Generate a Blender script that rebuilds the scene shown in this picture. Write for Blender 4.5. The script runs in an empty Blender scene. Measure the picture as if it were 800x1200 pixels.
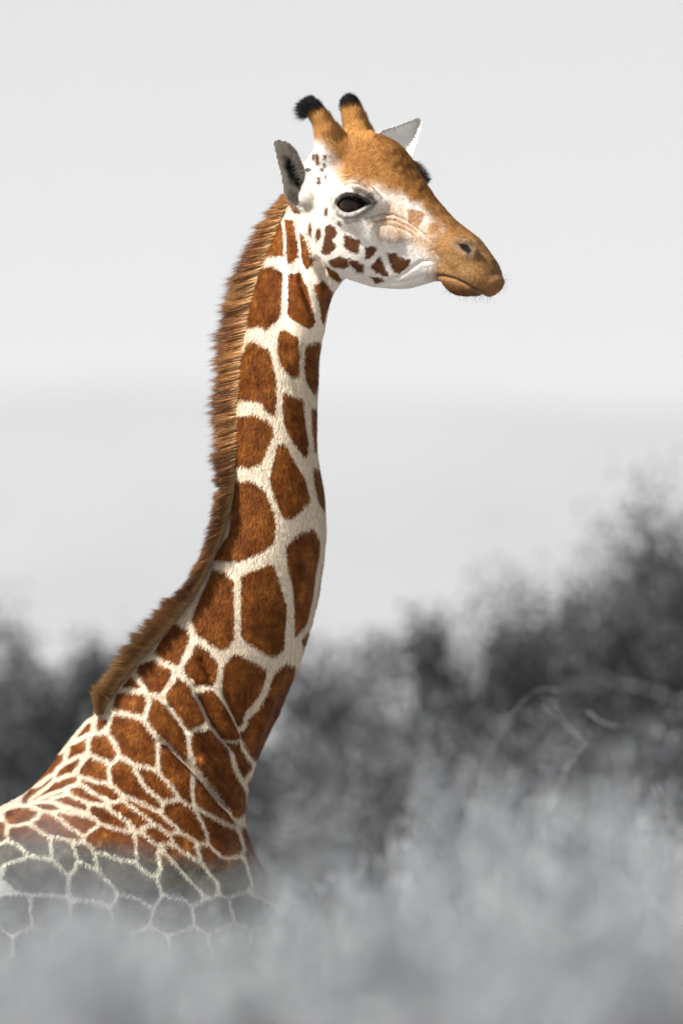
import bpy, math, random
import numpy as np

rng = np.random.default_rng(7)
R = math.radians
scene = bpy.context.scene
col = scene.collection

# ------------------------------------------------------------------ camera
CAM = np.array([0.0, -25.0, 2.3])
AIM = np.array([0.0, 0.0, 3.25])
DIST = float(np.linalg.norm(AIM - CAM))
FRAME_H = 2.6667                      # metres of frame height at the giraffe
LENS = 36.0 * DIST / FRAME_H
cam_data = bpy.data.cameras.new('camera')
cam = bpy.data.objects.new('camera', cam_data)
col.objects.link(cam)
cam.location = CAM
PITCH = math.atan2(AIM[2] - CAM[2], AIM[1] - CAM[1])
cam.rotation_euler = (R(90) + PITCH, 0, 0)
cam_data.sensor_fit = 'VERTICAL'
cam_data.sensor_height = 36.0
cam_data.sensor_width = 24.0
cam_data.lens = LENS
cam_data.clip_start = 0.5
cam_data.clip_end = 60000.0
cam_data.dof.use_dof = True
cam_data.dof.focus_distance = DIST - 0.1
cam_data.dof.aperture_fstop = 2.4
cam_data.dof.aperture_blades = 9
scene.camera = cam

# ------------------------------------------------------------------ sky and sun
SUN_DIR = np.array([-0.58, -0.38, 0.72]); SUN_DIR /= np.linalg.norm(SUN_DIR)   # towards the sun
SUN_EL = math.asin(SUN_DIR[2])
SUN_AZ = math.atan2(SUN_DIR[0], SUN_DIR[1])          # clockwise from +Y
world = bpy.data.worlds.new('World')
scene.world = world
world.use_nodes = True
wn = world.node_tree
for n in list(wn.nodes):
    wn.nodes.remove(n)
w_out = wn.nodes.new('ShaderNodeOutputWorld')
w_bg = wn.nodes.new('ShaderNodeBackground')
w_sky = wn.nodes.new('ShaderNodeTexSky')
w_sky.sky_type = 'NISHITA'
w_sky.sun_disc = False
w_sky.sun_elevation = SUN_EL
w_sky.sun_rotation = SUN_AZ
w_sky.dust_density = 1.0
w_sky.air_density = 1.0
w_sep = wn.nodes.new('ShaderNodeSeparateColor')      # the picture's surroundings are black and white (blue-green filter)
w_bw = wn.nodes.new('ShaderNodeMix'); w_bw.data_type = 'FLOAT'; w_bw.inputs[0].default_value = 1.0
wn.links.new(w_sky.outputs[0], w_sep.inputs[0])
wn.links.new(w_sep.outputs[1], w_bw.inputs[2])
wn.links.new(w_sep.outputs[2], w_bw.inputs[3])
wn.links.new(w_bw.outputs[0], w_bg.inputs['Color'])
w_bg.inputs['Strength'].default_value = 0.05
wn.links.new(w_bg.outputs[0], w_out.inputs['Surface'])

sun_data = bpy.data.lights.new('sun', 'SUN')
sun_data.energy = 5.0
sun_data.angle = R(0.53)
sun_data.color = (1.0, 0.965, 0.91)
sun = bpy.data.objects.new('sun', sun_data)
col.objects.link(sun)
from mathutils import Vector, Matrix
sun.rotation_euler = Vector((-SUN_DIR[0], -SUN_DIR[1], -SUN_DIR[2])).to_track_quat('-Z', 'Y').to_euler()
sun.location = (-8, -8, 14)

scene.view_settings.view_transform = 'Standard'
scene.view_settings.look = 'None'
scene.view_settings.exposure = 0.94
scene.view_settings.gamma = 1.0
scene.view_settings.use_curve_mapping = False
scene.render.engine = 'CYCLES'
scene.cycles.use_denoising = True
try:
    scene.cycles.denoiser = 'OPENIMAGEDENOISE'
except Exception:
    pass
scene.cycles.use_adaptive_sampling = True
scene.cycles.adaptive_threshold = 0.01
scene.cycles.max_bounces = 8
scene.cycles.diffuse_bounces = 3
scene.cycles.transmission_bounces = 4
scene.cycles.volume_bounces = 1

# ------------------------------------------------------------------ projections
FPX = 1200.0 * LENS / 36.0
_fwd = (AIM - CAM) / DIST
_right = np.array([1.0, 0, 0])
_up = np.cross(_right, _fwd)


def ray(px, py):
    return _right * ((px - 400.0) / FPX) + _up * ((600.0 - py) / FPX) + _fwd


def pix(px, py, Y=0.0):
    d = ray(px, py)
    return CAM + d * ((Y - CAM[1]) / d[1])


def project(P):
    v = np.asarray(P) - CAM
    dep = v @ _fwd
    return 400.0 + (v @ _right) / dep * FPX, 600.0 - (v @ _up) / dep * FPX


PXM = FRAME_H / 1200.0                # metres per photo pixel at the giraffe

# ------------------------------------------------------------------ small tools
def tag(o, label=None, cat=None, group=None, kind=None):
    if label: o['label'] = label
    if cat: o['category'] = cat
    if group: o['group'] = group
    if kind: o['kind'] = kind
    return o


def mesh_obj(name, V, F, mat=None, parent=None, smooth=True, attrs=None):
    V = np.ascontiguousarray(V, dtype=np.float32)
    F = np.ascontiguousarray(F, dtype=np.int32)
    n = F.shape[1]
    me = bpy.data.meshes.new(name)
    me.vertices.add(len(V))
    me.vertices.foreach_set('co', V.ravel())
    me.loops.add(F.size)
    me.loops.foreach_set('vertex_index', F.ravel())
    me.polygons.add(len(F))
    me.polygons.foreach_set('loop_start', np.arange(0, F.size, n, dtype=np.int32))
    try:
        me.polygons.foreach_set('loop_total', np.full(len(F), n, dtype=np.int32))
    except Exception:
        pass
    me.update(calc_edges=True)
    if smooth:
        me.polygons.foreach_set('use_smooth', np.ones(len(F), dtype=bool))
    for k, (typ, arr) in (attrs or {}).items():
        a = me.attributes.new(k, typ, 'POINT')
        arr = np.ascontiguousarray(arr, dtype=np.float32)
        a.data.foreach_set({'FLOAT': 'value', 'FLOAT_VECTOR': 'vector', 'FLOAT_COLOR': 'color'}[typ], arr.ravel())
    if mat: me.materials.append(mat)
    o = bpy.data.objects.new(name, me)
    col.objects.link(o)
    if parent: o.parent = parent
    return o


def empty(name, loc=(0, 0, 0)):
    o = bpy.data.objects.new(name, None)
    o.location = loc
    col.objects.link(o)
    return o


class NT:
    def __init__(self, name):
        self.m = bpy.data.materials.new(name); self.m.use_nodes = True
        self.t = self.m.node_tree
        for n in list(self.t.nodes): self.t.nodes.remove(n)
        self.out = self.t.nodes.new('ShaderNodeOutputMaterial')

    def n(self, typ, **kw):
        nd = self.t.nodes.new(typ)
        for k, v in kw.items():
            if k.startswith('_'): setattr(nd, k[1:], v)
            else:
                nd.inputs[k.replace('__', ' ')].default_value = v
        return nd

    def l(self, a, b): self.t.links.new(a, b)

    def math(self, op, a, b=None, clamp=False):
        nd = self.t.nodes.new('ShaderNodeMath'); nd.operation = op; nd.use_clamp = clamp
        for i, v in enumerate((a, b)):
            if v is None: continue
            if isinstance(v, (int, float)): nd.inputs[i].default_value = v
            else: self.l(v, nd.inputs[i])
        return nd.outputs[0]

    def mix(self, fac, a, b, blend='MIX'):
        nd = self.t.nodes.new('ShaderNodeMix'); nd.data_type = 'RGBA'; nd.blend_type = blend
        for s, v in ((nd.inputs[0], fac), (nd.inputs[6], a), (nd.inputs[7], b)):
            if isinstance(v, (int, float)): s.default_value = v
            elif isinstance(v, tuple): s.default_value = (*v, 1) if len(v) == 3 else v
            else: self.l(v, s)
        return nd.outputs[2]

    def ramp(self, fac, stops):
        nd = self.t.nodes.new('ShaderNodeValToRGB')
        cr = nd.color_ramp
        while len(cr.elements) < len(stops): cr.elements.new(0.5)
        for e, (p, c) in zip(cr.elements, stops):
            e.position = p; e.color = (*c, 1) if len(c) == 3 else c
        self.l(fac, nd.inputs[0]); return nd.outputs[0]


# ------------------------------------------------------------------ ground, hills
def ground():
    t = NT('dry_ground')
    b = t.n('ShaderNodeBsdfPrincipled', Roughness=0.95)
    co = t.n('ShaderNodeTexCoord')
    n1 = t.n('ShaderNodeTexNoise', Scale=0.35, Detail=8.0); t.l(co.outputs['Object'], n1.inputs['Vector'])
    t.l(t.ramp(n1.outputs[0], [(0.3, (0.16, 0.16, 0.165)), (0.7, (0.30, 0.30, 0.31))]), b.inputs['Base Color'])
    t.l(b.outputs[0], t.out.inputs[0])
    N = 48
    g = np.sign(np.linspace(-1, 1, N)) * np.abs(np.linspace(-1, 1, N)) ** 3 * 16000
    X, Y = np.meshgrid(g, g, indexing='ij')
    rr = np.hypot(X, Y)
    Z = np.where(rr > 90, (np.sin(X * 0.004) + np.cos(Y * 0.0031)) * 1.2 * np.clip((rr - 90) / 400, 0, 1), 0) - np.clip((rr - 90) / 400, 0, 1) * 3
    V = np.stack([X, Y, Z], -1).reshape(-1, 3)
    i = np.arange(N - 1)
    I, J = np.meshgrid(i, i, indexing='ij')
    F = np.stack([I * N + J, (I + 1) * N + J, (I + 1) * N + J + 1, I * N + J + 1], -1).reshape(-1, 4)
    o = mesh_obj('ground', V, F, t.m)
    tag(o, kind='structure')


def hills():
    t = NT('hill_rock')
    b = t.n('ShaderNodeBsdfPrincipled', Roughness=1.0)
    co = t.n('ShaderNodeTexCoord')
    n1 = t.n('ShaderNodeTexNoise', Scale=0.004, Detail=9.0, Roughness=0.6); t.l(co.outputs['Object'], n1.inputs['Vector'])
    t.l(t.ramp(n1.outputs[0], [(0.35, (0.05, 0.05, 0.0525)), (0.7, (0.12, 0.12, 0.125))]), b.inputs['Base Color'])
    t.l(b.outputs[0], t.out.inputs[0])
    nx, ny = 220, 40
    xs = np.linspace(-9000, 9000, nx); ys = np.linspace(7200, 11500, ny)
    X, Y = np.meshgrid(xs, ys, indexing='ij')
    px = X / 9000 * FPX                     # rough picture units across the ridge
    crest = 449 + 22 * np.exp(-((X + 165) / 150) ** 2) + 6 * np.exp(-((X + 260) / 160) ** 2) \
        + 5 * np.sin(X * 0.0041 + 1) + 3 * np.sin(X * 0.013) + 60 * np.sin(X * 0.0007 + 0.2) * np.clip(np.abs(X) / 900 - 1, 0, 1)
    prof = np.exp(-((Y - 9000) / 1000) ** 2)
    rough = np.zeros_like(X)
    for k in range(1, 6):
        f = 0.0006 * 2 ** k
        rough += np.sin(X * f * 1.3 + k * 2.1 + np.cos(Y * f + k)) * np.cos(Y * f * 1.1 + k * 1.7) * 40 / 2 ** k
    Z = crest * prof + rough * prof * (1 - prof) * 2 - 6
    V = np.stack([X, Y, Z], -1).reshape(-1, 3)
    I, J = np.meshgrid(np.arange(nx - 1), np.arange(ny - 1), indexing='ij')
    F = np.stack([I * ny + J, (I + 1) * ny + J, (I + 1) * ny + J + 1, I * ny + J + 1], -1).reshape(-1, 4)
    o = mesh_obj('hills', V, F, t.m)
    tag(o, kind='structure')


def haze():
    m = bpy.data.materials.new('haze_air'); m.use_nodes = True
    t = m.node_tree
    for n in list(t.nodes): t.nodes.remove(n)
    o_ = t.nodes.new('ShaderNodeOutputMaterial')
    v = t.nodes.new('ShaderNodeVolumePrincipled')
    v.inputs['Color'].default_value = (0.80, 0.825, 0.865, 1)
    v.inputs['Density'].default_value = HAZE
    v.inputs['Anisotropy'].default_value = 0.0
    t.links.new(v.outputs[0], o_.inputs['Volume'])
    L = 17000.0
    x0, x1, y0, y1, z0, z1 = -L, L, -L, L, -12.0, 560.0
    V = [(x, y, z) for x in (x0, x1) for y in (y0, y1) for z in (z0, z1)]
    F = [(0, 1, 3, 2), (4, 6, 7, 5), (0, 4, 5, 1), (2, 3, 7, 6), (0, 2, 6, 4), (1, 5, 7, 3)]
    o = mesh_obj('haze', np.array(V), np.array(F), m, smooth=False)
    tag(o, kind='stuff')


HAZE = 0.000125
ground()
hills()
haze()

# ================================================================== GIRAFFE
# ---- polygons of the coat pattern (photo pixels on the near flank; both flanks carry them)
SPOTS = [
 [(333,226),(336,240),(334,246),(328,249),(331,238)],
 [(339,231),(347,241),(351,249),(344,249)],
 [(379,315),(390,318),(405,323),(407,328),(396,330),(386,324)],  # brown streak along the jaw, with some of the shade there painted in
 [(326,261),(331,263),(334,277),(333,300),(324,299),(313,298),(314,290),(319,277)],
 [(334,257),(341,258),(345,285),(346,300),(338,309),(335,297),(333,270)],
 [(350,265),(357,283),(366,310),(360,315),(355,307),(351,298),(349,275)],
 [(306,313),(320,311),(330,320),(331,345),(327,372),(313,384),(303,381),(291,383),(289,370),(291,350),(290,340),(295,325)],
 [(338,322),(350,318),(360,338),(369,362),(368,380),(362,385),(342,374),(337,367),(336,345)],
 [(368,335),(378,329),(389,342),(389,350),(382,368),(379,380),(374,362),(369,345)],
 [(283,392),(285,392),(283,408),(281,408)],
 [(290,399),(300,399),(316,410),(323,440),(324,460),(322,486),(314,480),(303,468),(279,467),(278,450),(281,425),(284,407)],
 [(327,390),(333,387),(348,395),(354,410),(352,440),(342,440),(330,427),(326,410)],
 [(356,404),(374,401),(376,408),(374,445),(369,461),(360,445),(355,430)],
 [(333,458),(340,462),(356,468),(361,495),(364,515),(361,530),(356,533),(343,515),(334,497),(332,475)],
 [(363,478),(373,478),(374,525),(367,530),(364,508)],
 [(275,487),(295,485),(312,491),(319,498),(320,507),(306,542),(293,546),(276,544),(275,515)],
 [(327,518),(335,521),(356,560),(363,585),(352,597),(342,605),(333,605),(322,583),(317,560),(321,540)],
 [(367,548),(376,550),(383,580),(383,600),(374,588),(368,565)],
 [(276,563),(295,563),(308,570),(320,595),(323,615),(320,635),(302,647),(280,656),(252,655),(258,642),(269,625),(273,590),(272,570)],
 [(336,640),(350,625),(367,618),(373,632),(375,650),(371,672),(369,700),(360,735),(347,742),(346,707),(344,685),(338,662)],
 [(380,645),(381,665),(374,705),(366,730),(357,756),(355,748),(364,725),(371,690)],
 [(250,666),(265,671),(273,678),(274,746),(265,758),(256,757),(233,743),(227,724),(233,707),(245,680)],
 [(284,674),(305,664),(319,660),(326,678),(335,710),(332,759),(323,766),(314,765),(287,748),(284,739),(284,707)],
 [(276,766),(287,770),(311,784),(308,804),(296,827),(285,849),(280,851),(273,831),(263,811),(264,780)],
 [(337,778),(345,781),(341,802),(332,831),(322,852),(303,886),(296,886),(286,861),(297,838),(306,830),(317,802),(324,788)],
 [(231,755),(240,759),(254,775),(255,789),(249,801),(233,801),(220,788),(218,780),(225,770)],
 [(206,730),(220,738),(222,748),(214,764),(208,778),(196,774),(184,762),(190,752),(198,740)],
 [(180,774),(200,782),(200,794),(188,808),(176,808),(163,787),(166,778)],
 [(154,794),(161,797),(166,806),(148,804)],
 [(140,814),(152,811),(168,812),(174,822),(168,836),(150,832),(136,826)],
 [(209,794),(220,802),(228,818),(238,840),(237,845),(224,850),(212,836),(198,818),(197,813)],
 [(178,818),(186,820),(196,832),(214,858),(223,887),(217,887),(200,870),(178,849),(175,843),(176,830)],
 [(231,810),(247,809),(262,832),(276,856),(274,864),(268,866),(253,848),(240,825)],
 [(275,874),(282,871),(292,894),(291,908),(287,913),(279,896)],
 [(297,906),(292,919),(289,917),(291,909)],
 [(226,867),(235,857),(246,857),(253,865),(266,881),(284,919),(284,948),(277,956),(262,928),(226,883)],
 [(229,908),(239,919),(268,950),(273,964),(266,964),(235,946),(229,928)],
 [(188,872),(196,872),(219,897),(223,908),(223,939),(214,933),(192,908),(188,892)],
 [(137,838),(157,839),(172,849),(183,872),(184,897),(163,890),(145,879),(135,865),(133,852)],
 [(123,862),(133,868),(136,881),(128,890),(108,879),(107,869),(112,862)],
 [(108,888),(124,893),(126,914),(112,912),(93,903),(97,896)],
 [(142,892),(155,899),(163,914),(172,926),(188,938),(189,945),(174,941),(150,928),(135,917),(133,901)],
 [(163,900),(183,903),(201,921),(207,932),(192,935),(174,919)],
 [(97,912),(126,919),(139,930),(135,935),(110,926)],
 [(81,922),(94,921),(121,936),(119,940),(99,935),(88,928)],
 [(64,936),(81,934),(101,941),(101,947),(76,943)],
 [(108,845),(110,853),(91,866),(97,856),(103,847)],
 [(111,830),(110,837),(95,851),(74,875),(80,863),(94,842)],
 [(103,864),(102,878),(81,889),(83,878),(92,869)],
 [(79,880),(74,892),(54,910),(46,917),(63,894)],
 [(96,887),(92,898),(70,909),(72,901),(83,892)],
 [(92,910),(88,917),(45,935),(41,937),(63,919),(79,911)],
 [(61,912),(56,919),(31,939),(38,928)],
 [(118,842),(124,845),(117,854),(113,854)],
 [(67,928),(74,928),(56,935),(50,936)],
 [(45,943),(67,943),(74,948),(52,946)],
 [(72,942),(97,953),(83,950)],
 [(11,953),(27,949),(45,951),(45,957),(25,963),(13,960)],
 [(40,961),(54,953),(72,960),(90,975),(93,983),(67,975),(47,967)],
 [(67,952),(92,952),(111,964),(99,974),(85,968)],
 [(13,975),(29,967),(43,973),(56,986),(58,1000),(38,998),(18,984)],
 [(103,980),(121,970),(139,975),(155,986),(155,1004),(133,1000),(112,992)],
 [(65,984),(83,986),(90,1004),(88,1016),(79,1018),(67,1004)],
 [(89,988),(106,993),(110,1013),(94,1004)],
 [(92,1009),(110,1020),(121,1036),(125,1052),(106,1045),(88,1027),(90,1020)],
 [(115,1000),(155,1013),(169,1034),(173,1052),(157,1040),(139,1027),(126,1022)],
 [(0,993),(20,989),(29,1000),(9,1008),(-30,1010),(-30,995)],
 [(11,1013),(40,1006),(63,1011),(76,1025),(67,1036),(27,1027)],
 [(-12,970),(4,966),(7,980),(-10,990)],
 [(108,943),(126,945),(151,964),(135,964),(112,953)],
 [(127,945),(146,940),(175,959),(178,964),(157,963)],
 [(149,936),(162,939),(205,966),(207,971),(196,971),(169,955)],
 [(174,968),(187,968),(200,984),(198,986),(183,977)],
 [(194,941),(210,937),(230,953),(241,975),(239,982),(223,977),(198,959),(193,950)],
 [(232,948),(266,966),(279,977),(284,993),(264,1000),(252,991),(243,973)],
 [(282,973),(292,973),(308,1018),(316,1045),(302,1045),(295,1022),(288,995)],
 [(203,977),(219,979),(230,995),(231,1004),(214,993)],
 [(196,989),(230,1009),(248,1034),(239,1043),(214,1011)],
 [(165,984),(180,995),(187,1011),(169,1011),(166,1000)],
 [(187,1002),(219,1034),(234,1047),(207,1036)],
 [(232,993),(243,994),(258,1007),(284,1011),(291,1034),(266,1036),(248,1018)],
]
_r = np.random.default_rng(3)
for _row, _y in enumerate((1068, 1106, 1146)):           # patches of the lower flank, behind the leaves
    for _x in range(-30, 330, 46):
        _cx = _x + (_row % 2) * 23 + _r.uniform(-6, 6); _cy = _y + _r.uniform(-6, 6)
        SPOTS.append([(_cx + math.cos(a) * _r.uniform(11, 17), _cy + math.sin(a) * _r.uniform(9, 14)) for a in np.linspace(0, 6.283, 7)[:-1]])
HEAD_SPOTS = [
 [(382,265),(388,263),(394,267),(396,274),(390,280),(395,288),(392,292),(384,298),(377,295),(381,280)],
 [(404,275),(414,278),(422,282),(421,297),(410,294),(404,288)],
 [(429,290),(439,288),(443,291),(434,302),(429,303)],
 [(385,306),(398,300),(409,303),(409,312),(404,314),(390,313)],
 [(409,302),(427,310),(426,319),(419,318),(410,308)],
 [(435,312),(446,300),(450,310),(456,322),(452,324),(440,318)],
 [(454,296),(464,296),(470,302),(482,304),(480,310),(468,320),(462,318),(458,308)],
 [(434,324),(448,325),(450,329),(442,332)],
 [(364,260),(366,268),(365,284),(361,282),(362,266)],
 [(372,267),(377,268),(376,278),(371,284),(370,276)],
 [(381,244),(384,243),(384,252),(381,253)],
 [(368,297),(372,300),(378,306),(378,311),(370,305)],
 [(397,259),(401,263),(399,265),(396,262)],
 [(370,180),(374,179),(375,192),(371,193)],
 [(380,182),(382,182),(382,187),(380,187)],
 [(380,191),(382,191),(382,196),(380,196)],
 [(376,197),(379,197),(379,201),(376,201)],
 [(381,205),(383,205),(383,209),(381,209)],
 [(372,208),(376,207),(377,214),(373,216)],
 [(366,181),(369,179),(369,186),(366,187)],
]
PALE_SPOTS = [
 [(454,271),(460,270),(460,282),(455,283)],
 [(462,274),(470,272),(476,280),(466,283)],
 [(478,246),(488,245),(499,251),(493,263),(481,258)],
 [(502,263),(510,260),(516,265),(515,270),(508,274),(503,270)],
 [(442,272),(448,268),(452,278),(447,284)],
 [(478,226),(484,225),(488,233),(480,236)],
 [(496,238),(502,236),(506,244),(499,246)],
]


smooth = lambda e0, e1, x: (lambda t: t * t * (3 - 2 * t))(np.clip((x - e0) / (e1 - e0), 0, 1))


def poly_sdf(px, py, poly):
    """signed distance in pixels, negative inside"""
    P = np.asarray(poly, dtype=np.float64)
    d = np.full(px.shape, 1e9); s = np.ones(px.shape)
    n = len(P)
    for i in range(n):
        a = P[i]; b = P[(i + 1) % n]
        ex, ey = b - a
        wx = px - a[0]; wy = py - a[1]
        tt = np.clip((wx * ex + wy * ey) / (ex * ex + ey * ey + 1e-12), 0, 1)
        d = np.minimum(d, (wx - ex * tt) ** 2 + (wy - ey * tt) ** 2)
        c1 = py >= a[1]; c2 = py < b[1]; c3 = ex * wy > ey * wx
        flip = (c1 & c2 & c3) | (~c1 & ~c2 & ~c3)
        s = np.where(flip, -s, s)
    return s * np.sqrt(d)


def union_sdf(px, py, polys, rounding=0.0):
    out = np.full(px.shape, 60.0)
    for p in polys:
        a = np.asarray(p, dtype=float)
        lo = a.min(0) - 30; hi = a.max(0) + 30
        m = (px > lo[0]) & (px < hi[0]) & (py > lo[1]) & (py < hi[1])
        if m.any():
            out[m] = np.minimum(out[m], poly_sdf(px[m], py[m], p) - rounding)
    return out


def line_dist(px, py, pts):
    d = np.full(px.shape, 1e9); tt_all = np.zeros(px.shape)
    P = np.asarray(pts, float)
    for i in range(len(P) - 1):
        a, b = P[i], P[i + 1]; e = b - a
        t = np.clip(((px - a[0]) * e[0] + (py - a[1]) * e[1]) / (e @ e + 1e-12), 0, 1)
        dd = np.hypot(px - a[0] - e[0] * t, py - a[1] - e[1] * t)
        k = dd < d
        d = np.where(k, dd, d); tt_all = np.where(k, (i + t) / (len(P) - 1), tt_all)
    return d, tt_all


def catmull(P, n):
    P = np.asarray(P, float)
    t = np.linspace(0, len(P) - 1, n)
    i = np.clip(np.floor(t).astype(int), 0, len(P) - 2)
    f = (t - i)[:, None]
    g = lambda k: P[np.clip(k, 0, len(P) - 1)]
    p0, p1, p2, p3 = g(i - 1), g(i), g(i + 1), g(i + 2)
    return 0.5 * ((2 * p1) + (-p0 + p2) * f + (2 * p0 - 5 * p1 + 4 * p2 - p3) * f ** 2 + (-p0 + 3 * p1 - 3 * p2 + p3) * f ** 3)


# ---- head frame: turned towards the camera, far side rolled up a little
TH, ROLL = R(33), R(4)
HO = pix(350, 245, 0.0)
E_S = np.array([math.cos(TH), -math.sin(TH), 0.0])
_ew = np.array([math.sin(TH), math.cos(TH), 0.0]); _ez = np.array([0, 0, 1.0])
E_W = _ew * math.cos(ROLL) + _ez * math.sin(ROLL)
E_Z = _ez * math.cos(ROLL) - _ew * math.sin(ROLL)


def hp(px, py, w):
    """world point seen at (px,py) lying w metres off the head's mid plane (near side negative)"""
    d = ray(px, py)
    lam = (w - (CAM - HO) @ E_W) / (d @ E_W)
    return CAM + lam * d


def hloc(P):
    v = np.asarray(P) - HO
    return np.stack([v @ E_S, v @ E_W, v @ E_Z], -1)


def hworld(L):
    L = np.asarray(L)
    return HO + L[..., 0:1] * E_S + L[..., 1:2] * E_W + L[..., 2:3] * E_Z


def hl2(px, py, w=0.0):
    l = hloc(hp(px, py, w)); return (l[0], l[2])


class Loft:
    """2-D profile (edge A to edge B) with a half width; looked up on a regular grid"""
    def __init__(self, A, B, b, n=170, res=0.006, extra=None):
        A = catmull(A, n); B = catmull(B, n)
        cols = [np.interp(np.linspace(0, 1, n), np.linspace(0, 1, len(c)), c) for c in ([b] + (extra or []))]
        k = np.ones(9) / 9
        cols = [np.convolve(np.pad(c, 4, mode='edge'), k, 'valid') for c in cols]
        M = (A + B) / 2; H = (A - B) / 2
        a = np.linalg.norm(H, axis=1); D = H / a[:, None]
        lo = np.minimum(A.min(0), B.min(0)) - 0.12; hi = np.maximum(A.max(0), B.max(0)) + 0.12
        self.lo, self.res = lo, res
        self.nx, self.ny = [int(v) + 2 for v in (hi - lo) / res]
        gx, gy = np.meshgrid(lo[0] + np.arange(self.nx) * res, lo[1] + np.arange(self.ny) * res, indexing='ij')
        best = np.full(gx.shape, 1e9); idx = np.zeros(gx.shape, int); U = np.zeros(gx.shape); E = np.zeros(gx.shape)
        for i in range(n):
            vx = gx - M[i, 0]; vy = gy - M[i, 1]
            u = (vx * D[i, 0] + vy * D[i, 1]) / a[i]
            e = np.abs(vx * D[i, 1] - vy * D[i, 0])
            c = e + 0.5 * np.maximum(np.abs(u) - 1.25, 0) * a[i]
            m = c < best
            best[m] = c[m]; idx[m] = i; U[m] = u[m]; E[m] = e[m]
        self.U, self.E = U, np.maximum(E - 0.012, 0)
        self.A = a[idx]
        self.C = [c[idx] for c in cols]
        self.T = idx / (n - 1.0)

    def get(self, x, y, *arrs):
        fx = np.clip((x - self.lo[0]) / self.res, 0, self.nx - 1.001); fy = np.clip((y - self.lo[1]) / self.res, 0, self.ny - 1.001)
        ix = fx.astype(np.int32); iy = fy.astype(np.int32); fx = (fx - ix).astype(np.float32); fy = (fy - iy).astype(np.float32)
        out = []
        for a in arrs:
            out.append(a[ix, iy] * (1 - fx) * (1 - fy) + a[ix + 1, iy] * fx * (1 - fy) + a[ix, iy + 1] * (1 - fx) * fy + a[ix + 1, iy + 1] * fx * fy)
        return out


def xz(px, py, Y=0.0):
    p = pix(px, py, Y); return (p[0], p[2])


# neck and chest, back edge / throat edge in photo pixels, half width in metres
NECK = [((342, 205), (404, 306), .062), ((334, 236), (401, 326), .078), ((310, 296), (388, 352), .092), ((291, 350), (381, 385), .098),
        ((280, 410), (374, 420), .102), ((274, 470), (371.5, 475), .104), ((272, 530), (371.5, 530), .108),
        ((268, 590), (380, 583), .114), ((250, 648), (381, 632), .122), ((216, 710), (372, 702), .135),
        ((166, 768), (354, 768), .152), ((118, 828), (327, 834), .172), ((76, 876), (302, 888), .185),
        ((40, 926), (288, 938), .215), ((-6, 956), (289, 985), .24), ((-60, 980), (308, 1040), .26), ((-120, 1030), (325, 1120), .26)]
neck = Loft([xz(*s[0]) for s in NECK], [xz(*s[1]) for s in NECK], [s[2] for s in NECK], n=300, res=0.006)

# head: crown edge / jaw edge on the mid plane, half width, jaw narrowing
HEAD = [((360, 196), (380, 292), .070, .75), ((372, 176), (396, 312), .088, .72), ((392, 165), (416, 328), .100, .66), ((418, 160), (436, 335), .106, .60),
        ((445, 164), (456, 337.5), .106, .56), ((469, 180), (476, 338), .096, .58), ((488, 206), (493, 334), .081, .66),
        ((508, 234), (511, 329), .069, .76), ((532, 259), (526, 331), .062, .86), ((557, 279), (538, 343), .060, .95),
        ((572, 300), (550, 345), .050, .95), ((578.5, 313), (558, 344.5), .044, .95), ((581, 321), (567, 343), .034, .95)]
head = Loft([hl2(*s[0]) for s in HEAD], [hl2(*s[1]) for s in HEAD], [s[2] for s in HEAD], n=170, res=0.004,
            extra=[[s[3] for s in HEAD]])


# ---- grid
def axis(segs):
    out = [segs[0][0]]
    for a, b, d in segs:
        n = max(1, int(round((b - a) / d)))
        out += list(np.linspace(a, b, n + 1)[1:])
    return np.array(out, dtype=np.float32)


GX = axis([(-2.35, -1.0, .03), (-1.0, -.215, .007), (-.215, .46, .0036)])
GY = axis([(-.56, -.40, .012), (-.40, .10, .0042), (.10, .30, .0055), (.30, .56, .014)])
GZ = axis([(-.03, 2.15, .028), (2.15, 2.45, .0085), (2.45, 3.1, .0058), (3.1, 3.76, .0085), (3.76, 4.40, .0036)])
FLD = np.full((len(GX), len(GY), len(GZ)), 0.5, dtype=np.float32)


def block(lo, hi):
    s = []
    for g, a, b in ((GX, lo[0], hi[0]), (GY, lo[1], hi[1]), (GZ, lo[2], hi[2])):
        i0 = max(0, int(np.searchsorted(g, a)) - 1); i1 = min(len(g), int(np.searchsorted(g, b)) + 2)
        s.append(slice(i0, i1))
    X = GX[s[0]][:, None, None]; Y = GY[s[1]][None, :, None]; Z = GZ[s[2]][None, None, :]
    return tuple(s), X, Y, Z


def smin(a, b, k):
    h = np.maximum(k - np.abs(a - b), 0) / k
    return np.minimum(a, b) - h * h * k * 0.25


def add(sl, f, k):
    FLD[sl] = smin(FLD[sl], f.astype(np.float32), k)


def cut(sl, f, k):
    FLD[sl] = -smin(-FLD[sl], f.astype(np.float32), k)


def cone(pts, rad, k=0.02, carve=False):
    """chain of round cones"""
    pts = [np.asarray(p, float) for p in pts]
    rm = max(rad) + 0.06
    sl, X, Y, Z = block(np.min(pts, 0) - rm, np.max(pts, 0) + rm)
    f = None
    for i in range(len(pts) - 1):
        a, b = pts[i], pts[i + 1]; e = b - a; ee = e @ e + 1e-12
        t = np.clip(((X - a[0]) * e[0] + (Y - a[1]) * e[1] + (Z - a[2]) * e[2]) / ee, 0, 1)
        d = np.sqrt((X - a[0] - e[0] * t) ** 2 + (Y - a[1] - e[1] * t) ** 2 + (Z - a[2] - e[2] * t) ** 2) - (rad[i] + (rad[i + 1] - rad[i]) * t)
        f = d if f is None else smin(f, d, 0.006)
    (cut if carve else add)(sl, f, k)


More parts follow.
